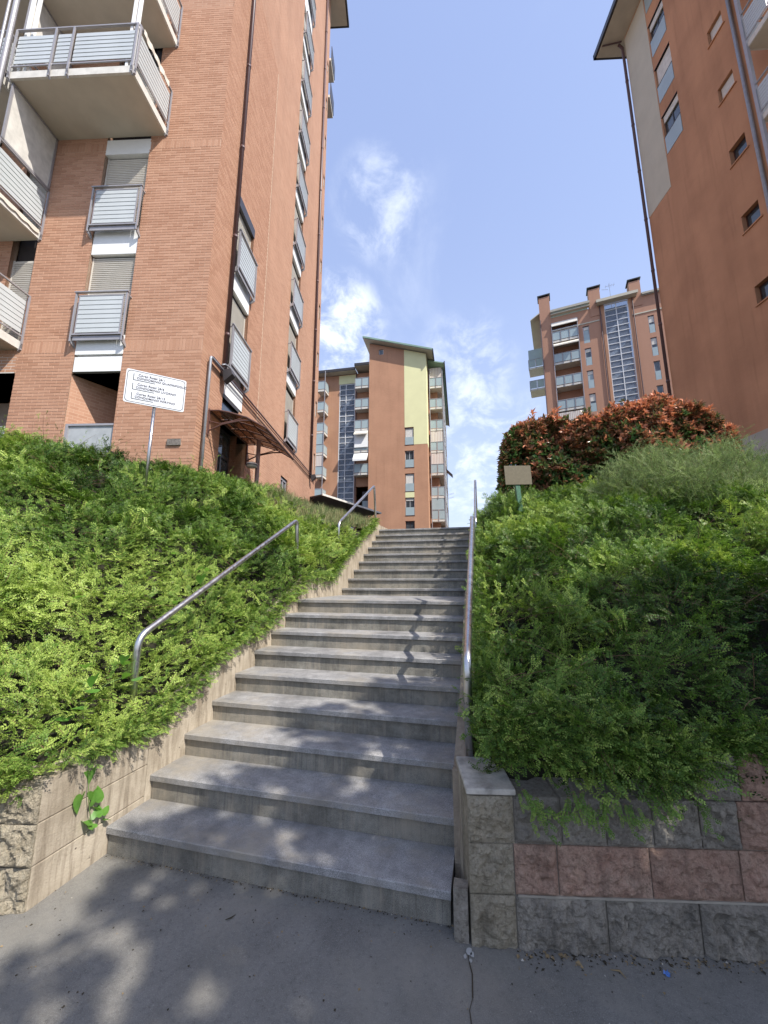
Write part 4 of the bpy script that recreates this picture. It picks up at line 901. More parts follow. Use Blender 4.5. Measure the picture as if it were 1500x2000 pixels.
# left wing
wx = -13.0; mb = MB()
wall_holes(mb, lambda u, z, d: (u, 1.3 + d, z), wx, -4.6, 2.0, 29.3, [(-9.0, -6.8, 4.0, 27.95, .15), (-6.55, -4.65, 2.5, 13.6, .4)], mi=0)
mb.quad((wx, 1.3, 2), (wx, 14, 2), (wx, 14, 29.3), (wx, 1.3, 29.3)); mb.quad((wx, 14, 2), (-4.6, 14, 2), (-4.6, 14, 29.3), (wx, 14, 29.3)); mb.build('wing_wall', 'brickfar', CB)
MB().box(-9.1, -6.75, 1.27, 1.31, 27.95, 29.2).build('yellow_band', 'yellow', CB)
mb = MB(); mb.box(wx - .3, -6.6, .4, 14, 29.35, 29.5, 0).box(wx - .3, -6.6, .3, .42, 29.4, 29.75, 1).box(-6.6, -4.6, -.05, 14, 29.6, 29.75, 0).box(-6.6, -4.6, -.15, -.03, 29.65, 30.0, 1).box(wx - .35, wx - .28, .3, 14, 29.3, 29.7, 1); mb.build('wing_roof', ['soffit', 'darkmetal'], CB)
MB().tube([(-6.62, 1.15, 3), (-6.62, 1.15, 29.4)], .07, 8).build('downpipe', 'pipe', CB)
def stair_window(par, x0, x1, y, z0, z1, seed, xm, step=.75):
    mb = MB(); mb.box(x0, x1, y + .9, y + .92, z0, z1); mb.build('stairwell_back', plain('stairwell_wall', (.22, .25, .30), .8), par)
    fl = MB(); k = 0; z = z1 - 2.2
    while z > z0:
        fl.prism([(x0 + .1, y + .35, z - 1.45), (x0 + .45, y + .35, z - 1.45), (x1 - .45, y + .35, z), (x1 - .1, y + .35, z), (x1 - .1, y + .35, z + .45), (x1 - .6, y + .35, z + .42), (x0 + .4, y + .35, z - .95), (x0 + .1, y + .35, z - 1.0)], (0, .1, 0)); z -= 3.0
    fl.build('stair_flights', 'white', par)
    g = MB().box(x0, x1, y + .05, y + .065, z0, z1).build('stair_glazing', 'stairglass', par); m = MB()
    for x in (x0, xm, x1 - .05): m.box(x - .02, x + .07, y - .01, y + .045, z0, z1)
    z = z1
    while z > z0: m.box(x0, x1, y, y + .04, z - .085, z); z -= step
    m.build('mullions', 'mull', g)
stair_window(CB, -8.97, -6.83, 1.3, 4.0, 27.9, 1, -8.1)
# balconies: each slab with its own frosted panels
def far_balcony(par, x0, x1, y0, y1, z, np_, side=None, blind=0, ph=1.15):
    b = MB().box(x0, x1, y0, y1, z, z + .25).box(x0 + .1, x1 - .1, y0 + .1, y1, z - .005, z).build('balcony', 'concrete_white', par)
    L = (x1 - x0) / np_
    for i in range(np_): MB().box(x0 + L * i + .05, x0 + L * (i + 1) - .05, y0 - .02, y0 + .01, z + .32, z + .25 + ph).build('balustrade_panel', 'panelf', b)
    m = MB().box(x0, x1, y0 - .05, y0 + .02, z + .25 + ph, z + .31 + ph)
    for i in range(np_ + 1): m.box(x0 + L * i - .03, x0 + L * i + .03, y0 - .06, y0 + .0, z - .05, z + .28 + ph)
    for s in (side or ()):
        xx = x0 if s < 0 else x1; m.box(xx - .03, xx + .03, y0, y1, z + .25 + ph, z + .31 + ph); n = max(1, int((y1 - y0) / 1.3)); Ly = (y1 - y0) / n
        for i in range(n):
            MB().box(xx - .015, xx + .015, y0 + Ly * i + .05, y0 + Ly * (i + 1) - .05, z + .32, z + .25 + ph).build('balustrade_panel', 'panelf', b); m.box(xx - .03, xx + .03, y0 + Ly * i - .03, y0 + Ly * i + .03, z, z + .28 + ph)
    m.build('balustrade_frame', 'steel', b)
    if blind == 1:   # rolled-down striped blind filling the bay
        MB().box(x0 + .05, x1 - .05, y0 + .02, y0 + .05, z + 1.45, z + 2.85).build('blind', 'blindm', b)
    if blind == 2:
        MB().prism([(x0 + .05, y0 + .05, z + 2.9), (x0 + .05, y0 - .6, z + 2.35), (x0 + .05, y0 - .6, z + 2.2), (x0 + .05, y0 + .05, z + 2.8)], (x1 - x0 - .1, 0, 0)).build('awning', 'awning', b)
    if blind == 3: MB().box(x0 + .05, x1 - .05, y0 + .03, y0 + .06, z + 1.5, z + 2.9).build('glazed_screen', 'panelf', b)
    return b
def blindm():
    b = NB('striped_blind'); wv = b.n('ShaderNodeTexWave'); wv.wave_type = 'BANDS'; wv.bands_direction = 'X'; wv.inputs['Scale'].default_value = 1.6; b.l(b.coord(), wv.inputs['Vector'])
    return b.fin(b.mix(b.rng(wv.outputs['Fac'], .45, .55), (.50, .42, .38), (.66, .63, .58)), .85)
M['blindm'] = blindm()
for k in range(5): far_balcony(CB, -6.5, -4.66, .1, 1.3, 26.52 - 2.93 * k, 2, blind=[0, 0, 2, 2, 0][k] if k != 2 else 0)
MB().prism([(-6.45, .05, 20.6), (-6.45, -.05, 18.4), (-6.45, .0, 18.35), (-6.45, .12, 20.6)], (1.75, 0, 0)).build('awning', 'white', CB)
MB().prism([(-6.5, .05, 17.6), (-6.5, -.6, 16.7), (-6.5, -.6, 16.45), (-6.5, .1, 17.4)], (1.8, 0, 0)).build('awning', 'white', CB)
for k in range(4):
    z = 12.9 - k * 2.93 - 2.2; f = MB().box(-5.75, -4.75, 1.55, 1.6, z, z + 2.3).build('window', 'darkmetal', CB); MB().box(-5.68, -4.82, 1.53, 1.55, z + .05, z + 2.2).build('pane', 'glass', f); MB().box(-5.7, -4.8, 1.48, 1.51, z + .05, z + 1.05).build('balustrade', 'panelf', f)
for k in range(8): far_balcony(CB, -11.6, -10.55, -.15, 1.3, 26.45 - 2.93 * k, 1, side=(1,), blind=[0, 0, 0, 3, 1, 0, 3, 0][k])
MB().box(-10.6, -10.52, -.2, -.12, 3, 29.3).build('balcony_post', 'steel', CB)
# right stack with side balconies running back
mb = MB(); mb.quad((2.8, 3.1, 2), (4.0, 3.1, 2), (4.0, 3.1, 29.6), (2.8, 3.1, 29.9)); mb.quad((4.0, 3.1, 2), (4.0, 15, 2), (4.0, 15, 26.5), (4.0, 3.1, 29.6)); mb.build('wing_wall', 'brickfar', CB)
for k in range(8):
    z = 26.5 - 2.93 * k; far_balcony(CB, 3.05, 4.7, 1.9, 3.1, z, 2, side=(1,), blind=[1, 0, 0, 1, 1, 0, 3, 0][k])
    far_balcony(CB, 4.0, 4.75, 3.2, 12.5, z - .02, 1, side=(1,), blind=0)
    MB().box(4.66, 4.70, 3.4 + (k % 3) * 2, 6.0 + (k % 2) * 3, z + 1.5, z + 2.75).build('glazed_screen', ['panelf', 'blindm', 'panelf'][k % 3], CB)
mb = MB(); 
for y in (1.9, 3.2, 6.3, 9.4, 12.5): mb.box(4.68, 4.76, y - .04, y + .04, 3, 29)
mb.box(3.02, 3.1, 1.86, 1.94, 3, 29.3); mb.build('balcony_post', 'steel', CB)
mb = MB(); mb.prism([(2.9, 1.3, 30.1), (5.05, 1.3, 29.5), (5.2, 13.5, 25.9), (2.9, 13.5, 26.5)], (0, 0, .15), 0); mb.prism([(5.0, 1.2, 29.45), (5.12, 1.2, 29.42), (5.25, 13.6, 25.8), (5.15, 13.6, 25.83)], (0, 0, .35), 1); mb.build('side_roof', ['copper', 'darkmetal'], CB)
aw = MB(); aw.prism([(4.75, 7.5, 17.2), (5.6, 7.5, 16.3), (5.6, 7.5, 16.22), (4.75, 7.5, 17.05)], (0, 1.6, 0)); aw.build('awning', 'darkmetal', CB)
for z, y in ((13.8, 9), (12.6, 6)): MB().tube([(4.75, y, z), (5.7, y, z + .25)], .015, 4).tube([(4.75, y + .5, z), (5.7, y + .5, z + .25)], .015, 4).build('drying_rack', 'antenna', CB)
mb = MB(); mb.tube([(-5.0, 3, 30), (-5.0, 3, 32.3)], .02, 4).tube([(-5.5, 3, 32.2), (-4.5, 3, 32.2)], .015, 4).tube([(-5.3, 3, 31.8), (-4.7, 3, 31.8)], .015, 4); mb.build('roof_aerial', 'antenna', CB)

# ------------------------------------------------------------------ the chimneyed block behind the red hedge
FB = root('apartment_block', (15.6105, 45.9013, 0), R_(-10.31), 'pinkish block with three square chimneys and tall glazed stairwell, above the red hedge', 'building')
wl_ = [(30.5, 32.72), (27.53, 29.74), (24.55, 26.8), (21.55, 23.8), (18.6, 20.8)]
wr_ = [(30.0, 32.15), (27.1, 29.34), (24.15, 26.38), (21.2, 23.4), (18.2, 20.4)]
HF = [(-3.42, -.5, 3, 34.1, 1.3)] + [(.04, .7, a, b, .15) for a, b in wl_] + [(6.77, 7.35, a, b, .15) for a, b in wr_] + [(2.48, 5.0, 6, 35.0, .15)]
mb = MB(); wall_holes(mb, QC, -4.75, 14, 2, 35.0, HF, mi=0, back=None)
mb.quad((-4.75, 0, 2), (-4.75, 12, 2), (-4.75, 12, 33.5), (-4.75, 0, 35), 1); mb.quad((-4.75, 12, 2), (14, 12, 2), (14, 12, 33.5), (-4.75, 12, 33.5), 0); mb.quad((14, 0, 2), (14, 12, 2), (14, 12, 33.5), (14, 0, 35), 0)
M['brickpink'] = brick_wall('distant_pink_brick', 0.15, (1.0, 1.0, 1.03)); mb.build('wall', ['brickpink', 'yellow'], FB)
mb = MB(); mb.box(-3.42, -.5, 1.33, 1.36, 3, 34.1); mb.build('loggia_back', 'brickpink', FB)
for x0, x1, zt_ in ((-4.75, -3.45, 38.2), (.98, 2.22, 37.5), (5.27, 6.42, 37.1)):
    c = MB().box(x0, x1, -.06, 1.2, 33.8 if x0 > 0 else 3.0, zt_).build('chimney', 'brickpink', FB)
    MB().box(x0 - .12, x1 + .12, -.16, 1.3, zt_ + .22, zt_ + .34).box(x0 + .05, x0 + .2, .0, 1.1, zt_, zt_ + .22).box(x1 - .2, x1 - .05, 0, 1.1, zt_, zt_ + .22).build('chimney_cap', 'darkmetal', c)
mb = MB(); mb.prism([(-3.45, -.5, 35.75), (-3.45, 3, 37.0), (-3.45, 3, 36.8), (-3.45, -.5, 35.55)], (4.43, 0, 0), 0).box(-3.45, .98, -.55, -.4, 35.5, 35.8, 1).box(-3.45, .98, -.42, -.0, 35.2, 35.3, 2)
mb.prism([(6.42, -.3, 35.2), (6.42, 3, 36.4), (6.42, 3, 36.2), (6.42, -.3, 35.0)], (7, 0, 0), 0).box(6.42, 13.5, -.35, -.2, 34.95, 35.2, 1)
mb.prism([(1.7, -.9, 35.35), (1.7, 1.6, 36.6), (1.7, 1.6, 36.3), (1.7, -.9, 35.1)], (4.2, 0, 0), 0).box(1.65, 5.95, -.98, -.86, 34.95, 35.3, 3).box(1.72, 5.88, -.86, 0, 35.02, 35.08, 2); mb.build('roof', ['copper', 'greytrim', 'soffit', 'cream'], FB)
MB().box(-3.5, 1.9, -.06, 0, 33.05, 33.2).box(5.3, 14, -.06, 0, 32.7, 32.85).build('string_course', 'cream', FB)
MB().box(2.2, 2.5, -.05, 0, 6, 35).box(5.02, 5.25, -.05, 0, 6, 35).build('pilaster', 'reddark2' if 'reddark2' in M else 'brickfar', FB)
MB().tube([(2.05, -.1, 3), (2.05, -.1, 35)], .06, 8).tube([(5.45, -.1, 3), (5.45, -.1, 35)], .06, 8).build('downpipe', 'pipe', FB)
MB().tube([(-4.7, -.12, 3), (-4.7, -.12, 35)], .06, 8).build('downpipe', 'pipe', FB)
stair_window(FB, 2.5, 5.0, 0, 6.0, 34.95, 2, 3.72)
for i, (a, b) in enumerate(wl_):
    f = MB().box(.06, .12, .08, .13, a, b).box(.63, .69, .08, .13, a, b).box(.12, .63, .08, .13, b - .06, b).build('window', 'steel', FB); MB().box(.12, .63, .11, .12, a, b - .06).build('pane', 'panelf' if i % 2 == 0 else 'glass', f); MB().box(.08, .67, .0, .03, a, a + 1.05).build('balustrade', 'panelf', f); MB().box(.02, .72, -.02, .08, b, b + .05).build('head_trim', 'reddark', f)
    MB().box(.12, .63, .075, .1, b - .9 if i in (3,) else b - .45, b - .06).build('shutter', 'concrete_white', f)
for i, (a, b) in enumerate(wr_):
    f = MB().box(6.79, 6.84, .08, .13, a, b).box(7.28, 7.33, .08, .13, a, b).box(6.84, 7.28, .08, .13, b - .06, b).build('window', 'steel', FB); MB().box(6.84, 7.28, .11, .12, a, b - .06).build('pane', 'glass', f); MB().box(6.8, 7.32, .0, .03, a, a + 1.05).build('balustrade', 'panelf', f); MB().box(6.75, 7.37, -.02, .08, b, b + .05).build('head_trim', 'reddark', f)
    if i < 2: MB().box(6.84, 7.28, .075, .1, b - .8, b - .06).build('shutter', 'concrete_white', f)
for k, z in enumerate([31.4, 28.35, 25.3, 22.15, 19.1, 16.0]): far_balcony(FB, -3.45, -.52, -.15, 1.3, z, 3, blind=[0, 2, 0, 0, 1, 0][k])
MB().prism([(-3.45, -.1, 34.2), (-3.45, -.35, 33.6), (-3.45, -.3, 33.55), (-3.45, .2, 34.1)], (2.95, 0, 0)).build('awning', 'concrete_white', FB)
MB().box(-3.5, -3.42, -.2, -.1, 3, 34.1).box(-.55, -.47, -.2, -.1, 3, 34.1).build('balcony_post', 'steel', FB)
for z in (27.0, 30.1): far_balcony(FB, -6.6, -4.76, 3.0, 5.2, z, 2, side=(-1,), blind=3 if z > 30 else 0)
mb = MB(); mb.prism([(-5.9, -.1, 35.3), (-4.75, -.1, 36.0), (-4.75, 12, 36.0), (-5.9, 12, 35.3)], (0, 0, .12)); mb.build('side_roof', 'cream', FB)
mb = MB(); mb.tube([(3.7, 2.5, 36), (3.7, 2.5, 39.6)], .025, 4).tube([(3.2, 2.5, 39.2), (4.3, 2.5, 39.2)], .015, 4)
for i in range(4): mb.tube([(3.3 + i * .3, 2.2, 39.2), (3.3 + i * .3, 2.8, 39.2)], .012, 4)
mb.tube([(2.8, 2.5, 38.9), (3.5, 2.5, 38.7)], .02, 4); mb.build('roof_aerial', 'antenna', FB)

# dark shelter roof beyond the stair top
c0 = place(-3.1, 19.0); c1 = place(-0.2, 24.4); dv = (c1 - c0); dv.z = 0; Ls = dv.length; sa_ = math.atan2(dv.y, dv.x)
SR = root('shelter', (c0.x, c0.y, 2.9), sa_, 'dark flat shelter roof with pale edge beyond the top of the steps', 'shelter')
mb = MB(); mb.prism([(0, 0, 3.0), (Ls, 0, 3.0), (Ls + .1, 3.0, 2.85), (.1, 3.0, 2.85)], (0, 0, .06)); mb.build('roof', 'darkmetal', SR)
MB().box(0, Ls, -.05, 0, 3.0, 3.1).build('roof_edge', 'concrete_white', SR)
mb = MB()
for x in (.1, Ls * .5, Ls - .15): mb.tube([(x, 2.4, 0), (x, 2.4, 2.85)], .05, 8); mb.tube([(x, 2.4, 2.2), (x, .5, 2.95)], .03, 6)
mb.build('support_post', 'darkmetal', SR)

# ------------------------------------------------------------------ planting
def surf_normal(fn, x, y, e=0.08):
    gx = (fn(x + e, y) - fn(x - e, y)) / (2 * e); gy = (fn(x, y + e) - fn(x, y - e)) / (2 * e)
    n = np.stack([-gx, -gy, np.ones_like(gx)], 1); return n / np.linalg.norm(n, axis=1, keepdims=True)
def hedge_points(fn, x, y, seed, deep=0.2, bias=(0, 0), upb=0.25):
    z = fn(x, y); n = surf_normal(fn, x, y); N = len(x)
    pocket = fbm(x, y, 0, 5.5, seed + 70, 2); d = RNG.random(N) ** 1.6 * deep + np.clip(-.08 - pocket, 0, .3) * 1.1; p = np.stack([x, y, z], 1) - n * d[:, None]
    a = fbm(x, y, 0, 1.7, seed + 60, 2) * 9 + RNG.normal(0, 1.1, N); t = np.stack([np.cos(a) + bias[0], np.sin(a) + bias[1], np.zeros(N)], 1)
    t -= n * (t * n).sum(1, keepdims=True); dr = t + n * (0.25 + 0.5 * RNG.random((N, 1))) + np.array([0, 0, upb])
    hint = n + (RNG.random((N, 3)) - .5) * 1.1
    return p, dr, hint
FL_ = lambda x, y: hl(x, y) + lump(x, y, 3)
FR_ = lambda x, y: hr(x, y) + lump(x, y, 5)
def foliage(parent, P, D, H, Sz, T, near=2.75):
    B = basis_from(D, H); d = np.linalg.norm(P - np.array(CAM), axis=1); m = d < near
    if m.any(): scatter('foliage', '', SPR, P[m], B[m], Sz[m], T[m], parent)
    f = ~m; scatter('foliage', '', SPF, P[f], B[f], Sz[f] * (0.95 + .03 * d[f]), T[f], parent)
def thin(x, y, dens):   # keep the plants per square metre wanted at each distance from the steps' foot
    d = np.hypot(x - CAM.x, y - CAM.y); return RNG.random(len(x)) < dens(d)
# left bank
N = 60000
x = -0.04 - RNG.random(N) * 6.6; y = RNG.random(N) * 8.2 - 1.6
keep = (y > wl(x) - 0.02) & (y < 7.2) & (y < 4.9 - 0.25 * x); x, y = x[keep], y[keep]
k_ = thin(x, y, lambda d: np.where(d < 4.3, .80, np.clip(1.25 - d * .085, .42, .92))); x, y = x[k_], y[k_]; dist = np.hypot(x - CAM.x, y - CAM.y)
p, dr, hint = hedge_points(FL_, x, y, 1, deep=.17, bias=(0.35, -0.25))
edge = np.interp(y, [t[0] for t in top], [t[1] for t in top]); nearwall = np.exp(-(-x - .04) / .12)
p[:, 2] = p[:, 2] * (1 - nearwall * .75) + (np.where(y < .28, .605, edge) + .04) * nearwall * .75
sz = (0.72 + 0.55 * RNG.random(len(x))) * (0.9 + dist * 0.03)
patch = fbm(x, y, 0, 0.9, 21, 3) + .6 * fbm(x, y, 0, 3.5, 22, 2); tn = np.clip(0.56 + patch * 1.0 + (RNG.random(len(x)) - .5) * .45, 0, 1)
# the fringe leaning over the side wall
K = 2300; yk = -.3 + RNG.random(K) * 6.6; ek = np.interp(yk, [.0, .28] + [t[0] for t in top[1:]], [.60, .60] + [t[1] for t in top[1:]]); w_ = .5 + 1.2 * fbm(yk, yk * 0, 0, 1.7, 51, 2)
pk = np.stack([-.10 + .13 * RNG.random(K), yk, ek + .10 - RNG.random(K) * np.clip(.04 + .30 * w_ - .12, .0, .22) * np.clip(yk + .35, 0, 1)], 1); dk = np.stack([.5 + .6 * RNG.random(K), RNG.normal(0, .7, K), RNG.normal(-.15, .4, K)], 1); hk = np.stack([.6 + 0 * yk, RNG.normal(0, .4, K), .8 + 0 * yk], 1)
# the fringe over the front wall
K2 = 1500; xk = -RNG.random(K2) * 2.6 - .12; pk2 = np.stack([xk, wl(xk) + .10 - .16 * RNG.random(K2), .60 + .14 * RNG.random(K2) - .05 * RNG.random(K2)], 1); dk2 = np.stack([RNG.normal(.1, .6, K2), -.5 - .5 * RNG.random(K2), RNG.normal(-.05, .35, K2)], 1); hk2 = np.stack([0 * xk, -.5 + 0 * xk, 1 + 0 * xk], 1)
# shoots standing clear of the mass
M2 = 800; k = RNG.integers(0, len(x), M2); ps = p[k] + np.array([0, 0, .05]); ds = np.stack([RNG.normal(0, .5, M2), RNG.normal(0, .5, M2) - .1, 0.7 + RNG.random(M2)], 1)
LH = link('hedge', None, None, (0, 0, 0), 0, 'sprawling small-leaved green hedge covering the sunlit bank left of the steps', 'hedge')
foliage(LH, np.concatenate([p, ps, pk, pk2]), np.concatenate([dr, ds, dk, dk2]), np.concatenate([hint, RNG.normal(0, 1, (M2, 3)), hk, hk2]), np.concatenate([sz, .9 + .7 * RNG.random(M2), .5 + .45 * RNG.random(K), .6 + .5 * RNG.random(K2)]), np.concatenate([tn, .55 + .4 * RNG.random(M2), .3 + .6 * RNG.random(K), .4 + .6 * RNG.random(K2)]), near=3.75)
# bare arching shoots over the crest and the hem
def shoots(name, pts, parent):
    mb = MB()
    for q, d, L in pts:
        q = Vector(q); d = Vector(d).normalized(); line = [q.copy()]
        for i in range(6): d = (d + Vector((random.uniform(-.1, .1), random.uniform(-.1, .1), -.06))).normalized(); q = q + d * L / 6; line.append(q.copy())
        mb.tube(line, [.0028, .0026, .0023, .002, .0017, .0014, .001], 4)
    return mb.build(name, 'twig', parent, kind='stuff')
lst = []; cr_p, cr_d, cr_s = [], [], []
for i in range(110):
    xx = -random.uniform(.8, 6.0); yy = random.uniform(1.0, 5.0); q = Vector((xx, yy, float(FL_(np.array([xx]), np.array([yy]))[0]) - .05))
    if q.z < 3.1: continue
    d = Vector((random.uniform(-.6, .7), random.uniform(-.5, .3), random.uniform(.4, 1.1))); L = random.uniform(.25, .55); lst.append((q, d, L)); d.normalize()
    for j in range(6):
        cr_p.append(q + d * L * (j + 1) / 6); cr_d.append(d + Vector((random.uniform(-.7, .7), random.uniform(-.5, .5), .1))); cr_s.append(random.uniform(.3, .6))
for i in range(130):
    xx = -random.uniform(.1, 4.0); yy = random.uniform(-.4, 3.5); 
    if yy < wl(xx): continue
    q = Vector((xx, yy, float(FL_(np.array([xx]), np.array([yy]))[0]) - .05)); lst.append((q, Vector((random.uniform(-1, 1), random.uniform(-1, .5), random.uniform(.0, .5))), random.uniform(.2, .4)))
shoots('branches', lst, LH)
scatter('shoot_tips', '', SPF, np.array([tuple(v) for v in cr_p]), basis_from(np.array([tuple(v) for v in cr_d]), RNG.normal(0, 1, (len(cr_p), 3))), np.array(cr_s), RNG.random(len(cr_p)) * .5 + .4, LH)
# right bank
N = 56000
x = 2.27 + RNG.random(N) * 6.2; y = RNG.random(N) * 8.0 - 0.3
keep = (y > wr(x) + 0.02) & (y < 6.9); x, y = x[keep], y[keep]
k_ = thin(x, y, lambda d: np.where(d < 3.2, .80, np.clip(1.18 - d * .085, .42, .9))); x, y = x[k_], y[k_]; dist = np.hypot(x - CAM.x, y - CAM.y)
p, dr, hint = hedge_points(FR_, x, y, 2, deep=.20, bias=(-.1, -.55))
sz = (0.75 + 0.55 * RNG.random(len(x))) * (0.9 + dist * 0.03)
patch = fbm(x, y, 0, 0.9, 31, 3) + .6 * fbm(x, y, 0, 3.5, 32, 2); tn = np.clip(0.40 + patch * 1.0 + (RNG.random(len(x)) - .5) * .4 + np.clip((y - 1.5) * .06, -.1, .2), 0, 1)
# side facing the steps
K = 2600; ys_ = RNG.random(K) ** 1.1 * 6.6 + .15; st_ = np.interp(ys_, [.2, 1.1, 2.6, 3.9, 6.6], [.62, .86, 1.58, 1.65, 3.0]); tp_ = FR_(np.full(K, 2.42), ys_); zz = st_ + (tp_ - st_ + .05) * RNG.random(K)
q = np.stack([2.40 - .09 * RNG.random(K) ** 2 + .05 * fbm(ys_, zz, 0, 4, 3, 2), ys_, zz], 1); dq = np.stack([-.45 - .5 * RNG.random(K), RNG.normal(0, .8, K), RNG.normal(.15, .5, K)], 1); hq = np.stack([-np.ones(K), RNG.normal(0, .6, K), RNG.normal(.6, .5, K)], 1)
# front apron hanging over the wall
K2 = 2700; xf = 2.36 + RNG.random(K2) * 3.6; yf0 = wr(xf); low = np.interp(xf, [2.3, 2.42, 2.6, 2.9, 3.15, 3.28, 3.4, 8], [.82, .76, .72, .69, .67, .78, .92, .94]) + .09 * fbm(xf, xf, 0, 5, 9, 2)
tpf = FR_(xf, yf0 + .12) + .05; zf = low + (tpf - low) * RNG.random(K2) ** .7; yf = yf0 + .15 - .17 * np.sin(np.clip((zf - low) / np.maximum(tpf - low, .05), 0, 1) * np.pi * .8 + .35) - .02 + .05 * fbm(xf, zf, 0, 6, 17, 2)
pf = np.stack([xf, yf, zf], 1); df = np.stack([RNG.normal(0, .7, K2), -.35 - .5 * RNG.random(K2), RNG.normal(.05, .45, K2)], 1); hf = np.stack([RNG.normal(0, .4, K2), -.8 + 0 * xf, RNG.normal(1.0, .4, K2)], 1)
# a few long fronds over the wall and over the treads
K3 = 34; xk = 2.46 + RNG.random(K3) * .85; pk = np.stack([xk, wr(xk) - .04 - .03 * RNG.random(K3), .62 + .07 * RNG.random(K3)], 1); dk = np.stack([RNG.normal(0, .45, K3), -.30 + 0 * xk, -.8 + 0 * xk], 1)
K4 = 46; yk = .5 + RNG.random(K4) * 4.5; pk4 = np.stack([2.30 + 0 * yk, yk, np.interp(yk, [.2, 1.1, 2.6, 3.9, 6.6], [.70, .93, 1.66, 1.75, 3.05]) + .18 * RNG.random(K4)], 1); dk4 = np.stack([-1 + 0 * yk, RNG.normal(-.2, .5, K4), RNG.normal(.05, .3, K4)], 1)
RH = link('hedge', None, None, (0, 0, 0), 0, 'dense dark green small-leaved hedge spilling over the block wall right of the steps', 'hedge')
foliage(RH, np.concatenate([p, q, pf, pk, pk4]), np.concatenate([dr, dq, df, dk, dk4]), np.concatenate([hint, hq, hf, np.tile([[.2, -1, .2]], (K3, 1)), np.tile([[0, -.4, 1.]], (K4, 1))]),
    np.concatenate([sz, .6 + .5 * RNG.random(K), .65 + .5 * RNG.random(K2), .6 + .35 * RNG.random(K3), .55 + .4 * RNG.random(K4)]), np.concatenate([tn, .25 + .5 * RNG.random(K), .2 + .6 * RNG.random(K2), .35 + .35 * RNG.random(K3), .6 + .4 * RNG.random(K4)]))
lst = []
for i in range(120):
    xx = random.uniform(2.4, 5.5); yy = float(wr(xx)) + random.uniform(-.02, 2.5); q = Vector((xx, yy, float(FR_(np.array([xx]), np.array([yy]))[0]) - .05)); lst.append((q, Vector((random.uniform(-1, 1), random.uniform(-1, .2), random.uniform(-.1, .7))), random.uniform(.2, .4)))
shoots('branches', lst, RH)
# the paler feathery shrub in front of the red hedge
def mound(cx, cy, rx, ry, z0, z1, n, deep=.35):
    a = RNG.random(n) * 2 * np.pi; u = RNG.random(n) ** .5; px = np.cos(a) * u; py = np.sin(a) * u; h = np.sqrt(np.maximum(0, 1 - px ** 2 - py ** 2)) ** .8
    x = cx + rx * px; y = cy + ry * py; z = z0 + (z1 - z0) * h * (1 + .8 * fbm(x, y, 0, 2.6, 41, 3)) - RNG.random(n) ** 1.5 * deep; nr = np.stack([px / rx, py / ry, h + .15], 1); return np.stack([x, y, z], 1), nr / np.linalg.norm(nr, axis=1, keepdims=True)
p, nr = mound(5.15, 4.2, 1.15, .95, 2.5, 3.40, 3200); dr = nr * .9 + RNG.normal(0, .6, p.shape) + np.array([0, 0, .45])
SHR = link('shrub', None, None, (0, 0, 0), 0, 'pale sage-green feathery shrub mounding up in front of the red-leaved hedge', 'shrub')
scatter('foliage', 'sage_scatter', SAGE, p, basis_from(dr, nr + RNG.normal(0, .5, p.shape)), .7 + .9 * RNG.random(len(p)) ** 2, np.clip(.5 + RNG.normal(0, .22, len(p)), 0, 1), SHR)
p, nr = mound(6.9, 3.9, 1.2, 1.1, 2.3, 2.95, 1700); dr = nr * .8 + RNG.normal(0, .5, p.shape) + np.array([0, 0, .3])
SH2 = link('shrub', None, None, (0, 0, 0), 0, 'bright green shrub at the right edge below the grey plinth', 'shrub')
scatter('foliage', '', SPF, p, basis_from(dr, nr + RNG.normal(0, .5, p.shape)), 1.0 + .5 * RNG.random(len(p)), np.clip(.65 + RNG.normal(0, .2, len(p)), 0, 1), SH2)
# photinia hedge
PTX, PTZ = [2.9, 3.3, 4.1, 4.9, 5.7, 6.3, 6.7, 7.1], [4.55, 4.95, 4.95, 5.05, 5.25, 5.15, 4.8, 4.3]
n = 7500; bx0, bx1, by0, by1, bz0, bz1 = 2.95, 7.05, 5.9, 6.95, 2.85, 4.95
f = RNG.random(n); x = np.where(f < .10, bx0 + .12 * RNG.random(n), bx0 + (bx1 - bx0) * RNG.random(n)); y = np.where((f >= .10) & (f < .66), by0 + .22 * RNG.random(n), by0 + (by1 - by0) * RNG.random(n)); z = np.where(f >= .66, bz1 - .25 * RNG.random(n), bz0 + (bz1 - bz0) * RNG.random(n))
y = y + .55 * fbm(x, z, 0, 1.3, 5, 3); zt2 = (z - bz0) / (bz1 - bz0); z = z + zt2 * (np.interp(x, PTX, PTZ) - bz1 + .45 * fbm(x, x * 0, 0, 3.2, 8, 2)) + (RNG.random(n) < .05) * zt2 * .22 * RNG.random(n); x = x - .10 * np.sin(zt2 * 3) * (x < bx0 + .3)
out_ = np.stack([np.where(f < .10, -1.2, RNG.normal(0, .5, n)), np.where((f >= .10) & (f < .66), -1., RNG.normal(0, .5, n)), .35 + .8 * (f >= .66) + RNG.random(n) * .6], 1)
tn = np.clip(.05 + .55 * zt2 ** 1.5 + .22 * (x - 3) / 4 + .6 * fbm(x, z, 0, 1.4, 12, 3) + (RNG.random(n) - .50) * .95, 0, 1)
PH = link('hedge', None, None, (0, 0, 0), 0, 'tall red and bronze leaved clipped hedge behind the small brown sign', 'hedge')
scatter('foliage', 'red_scatter', PHO, np.stack([x, y, z], 1), basis_from(out_, RNG.normal(0, 1, (n, 3))), .8 + .5 * RNG.random(n), tn, PH)
mb = MB()
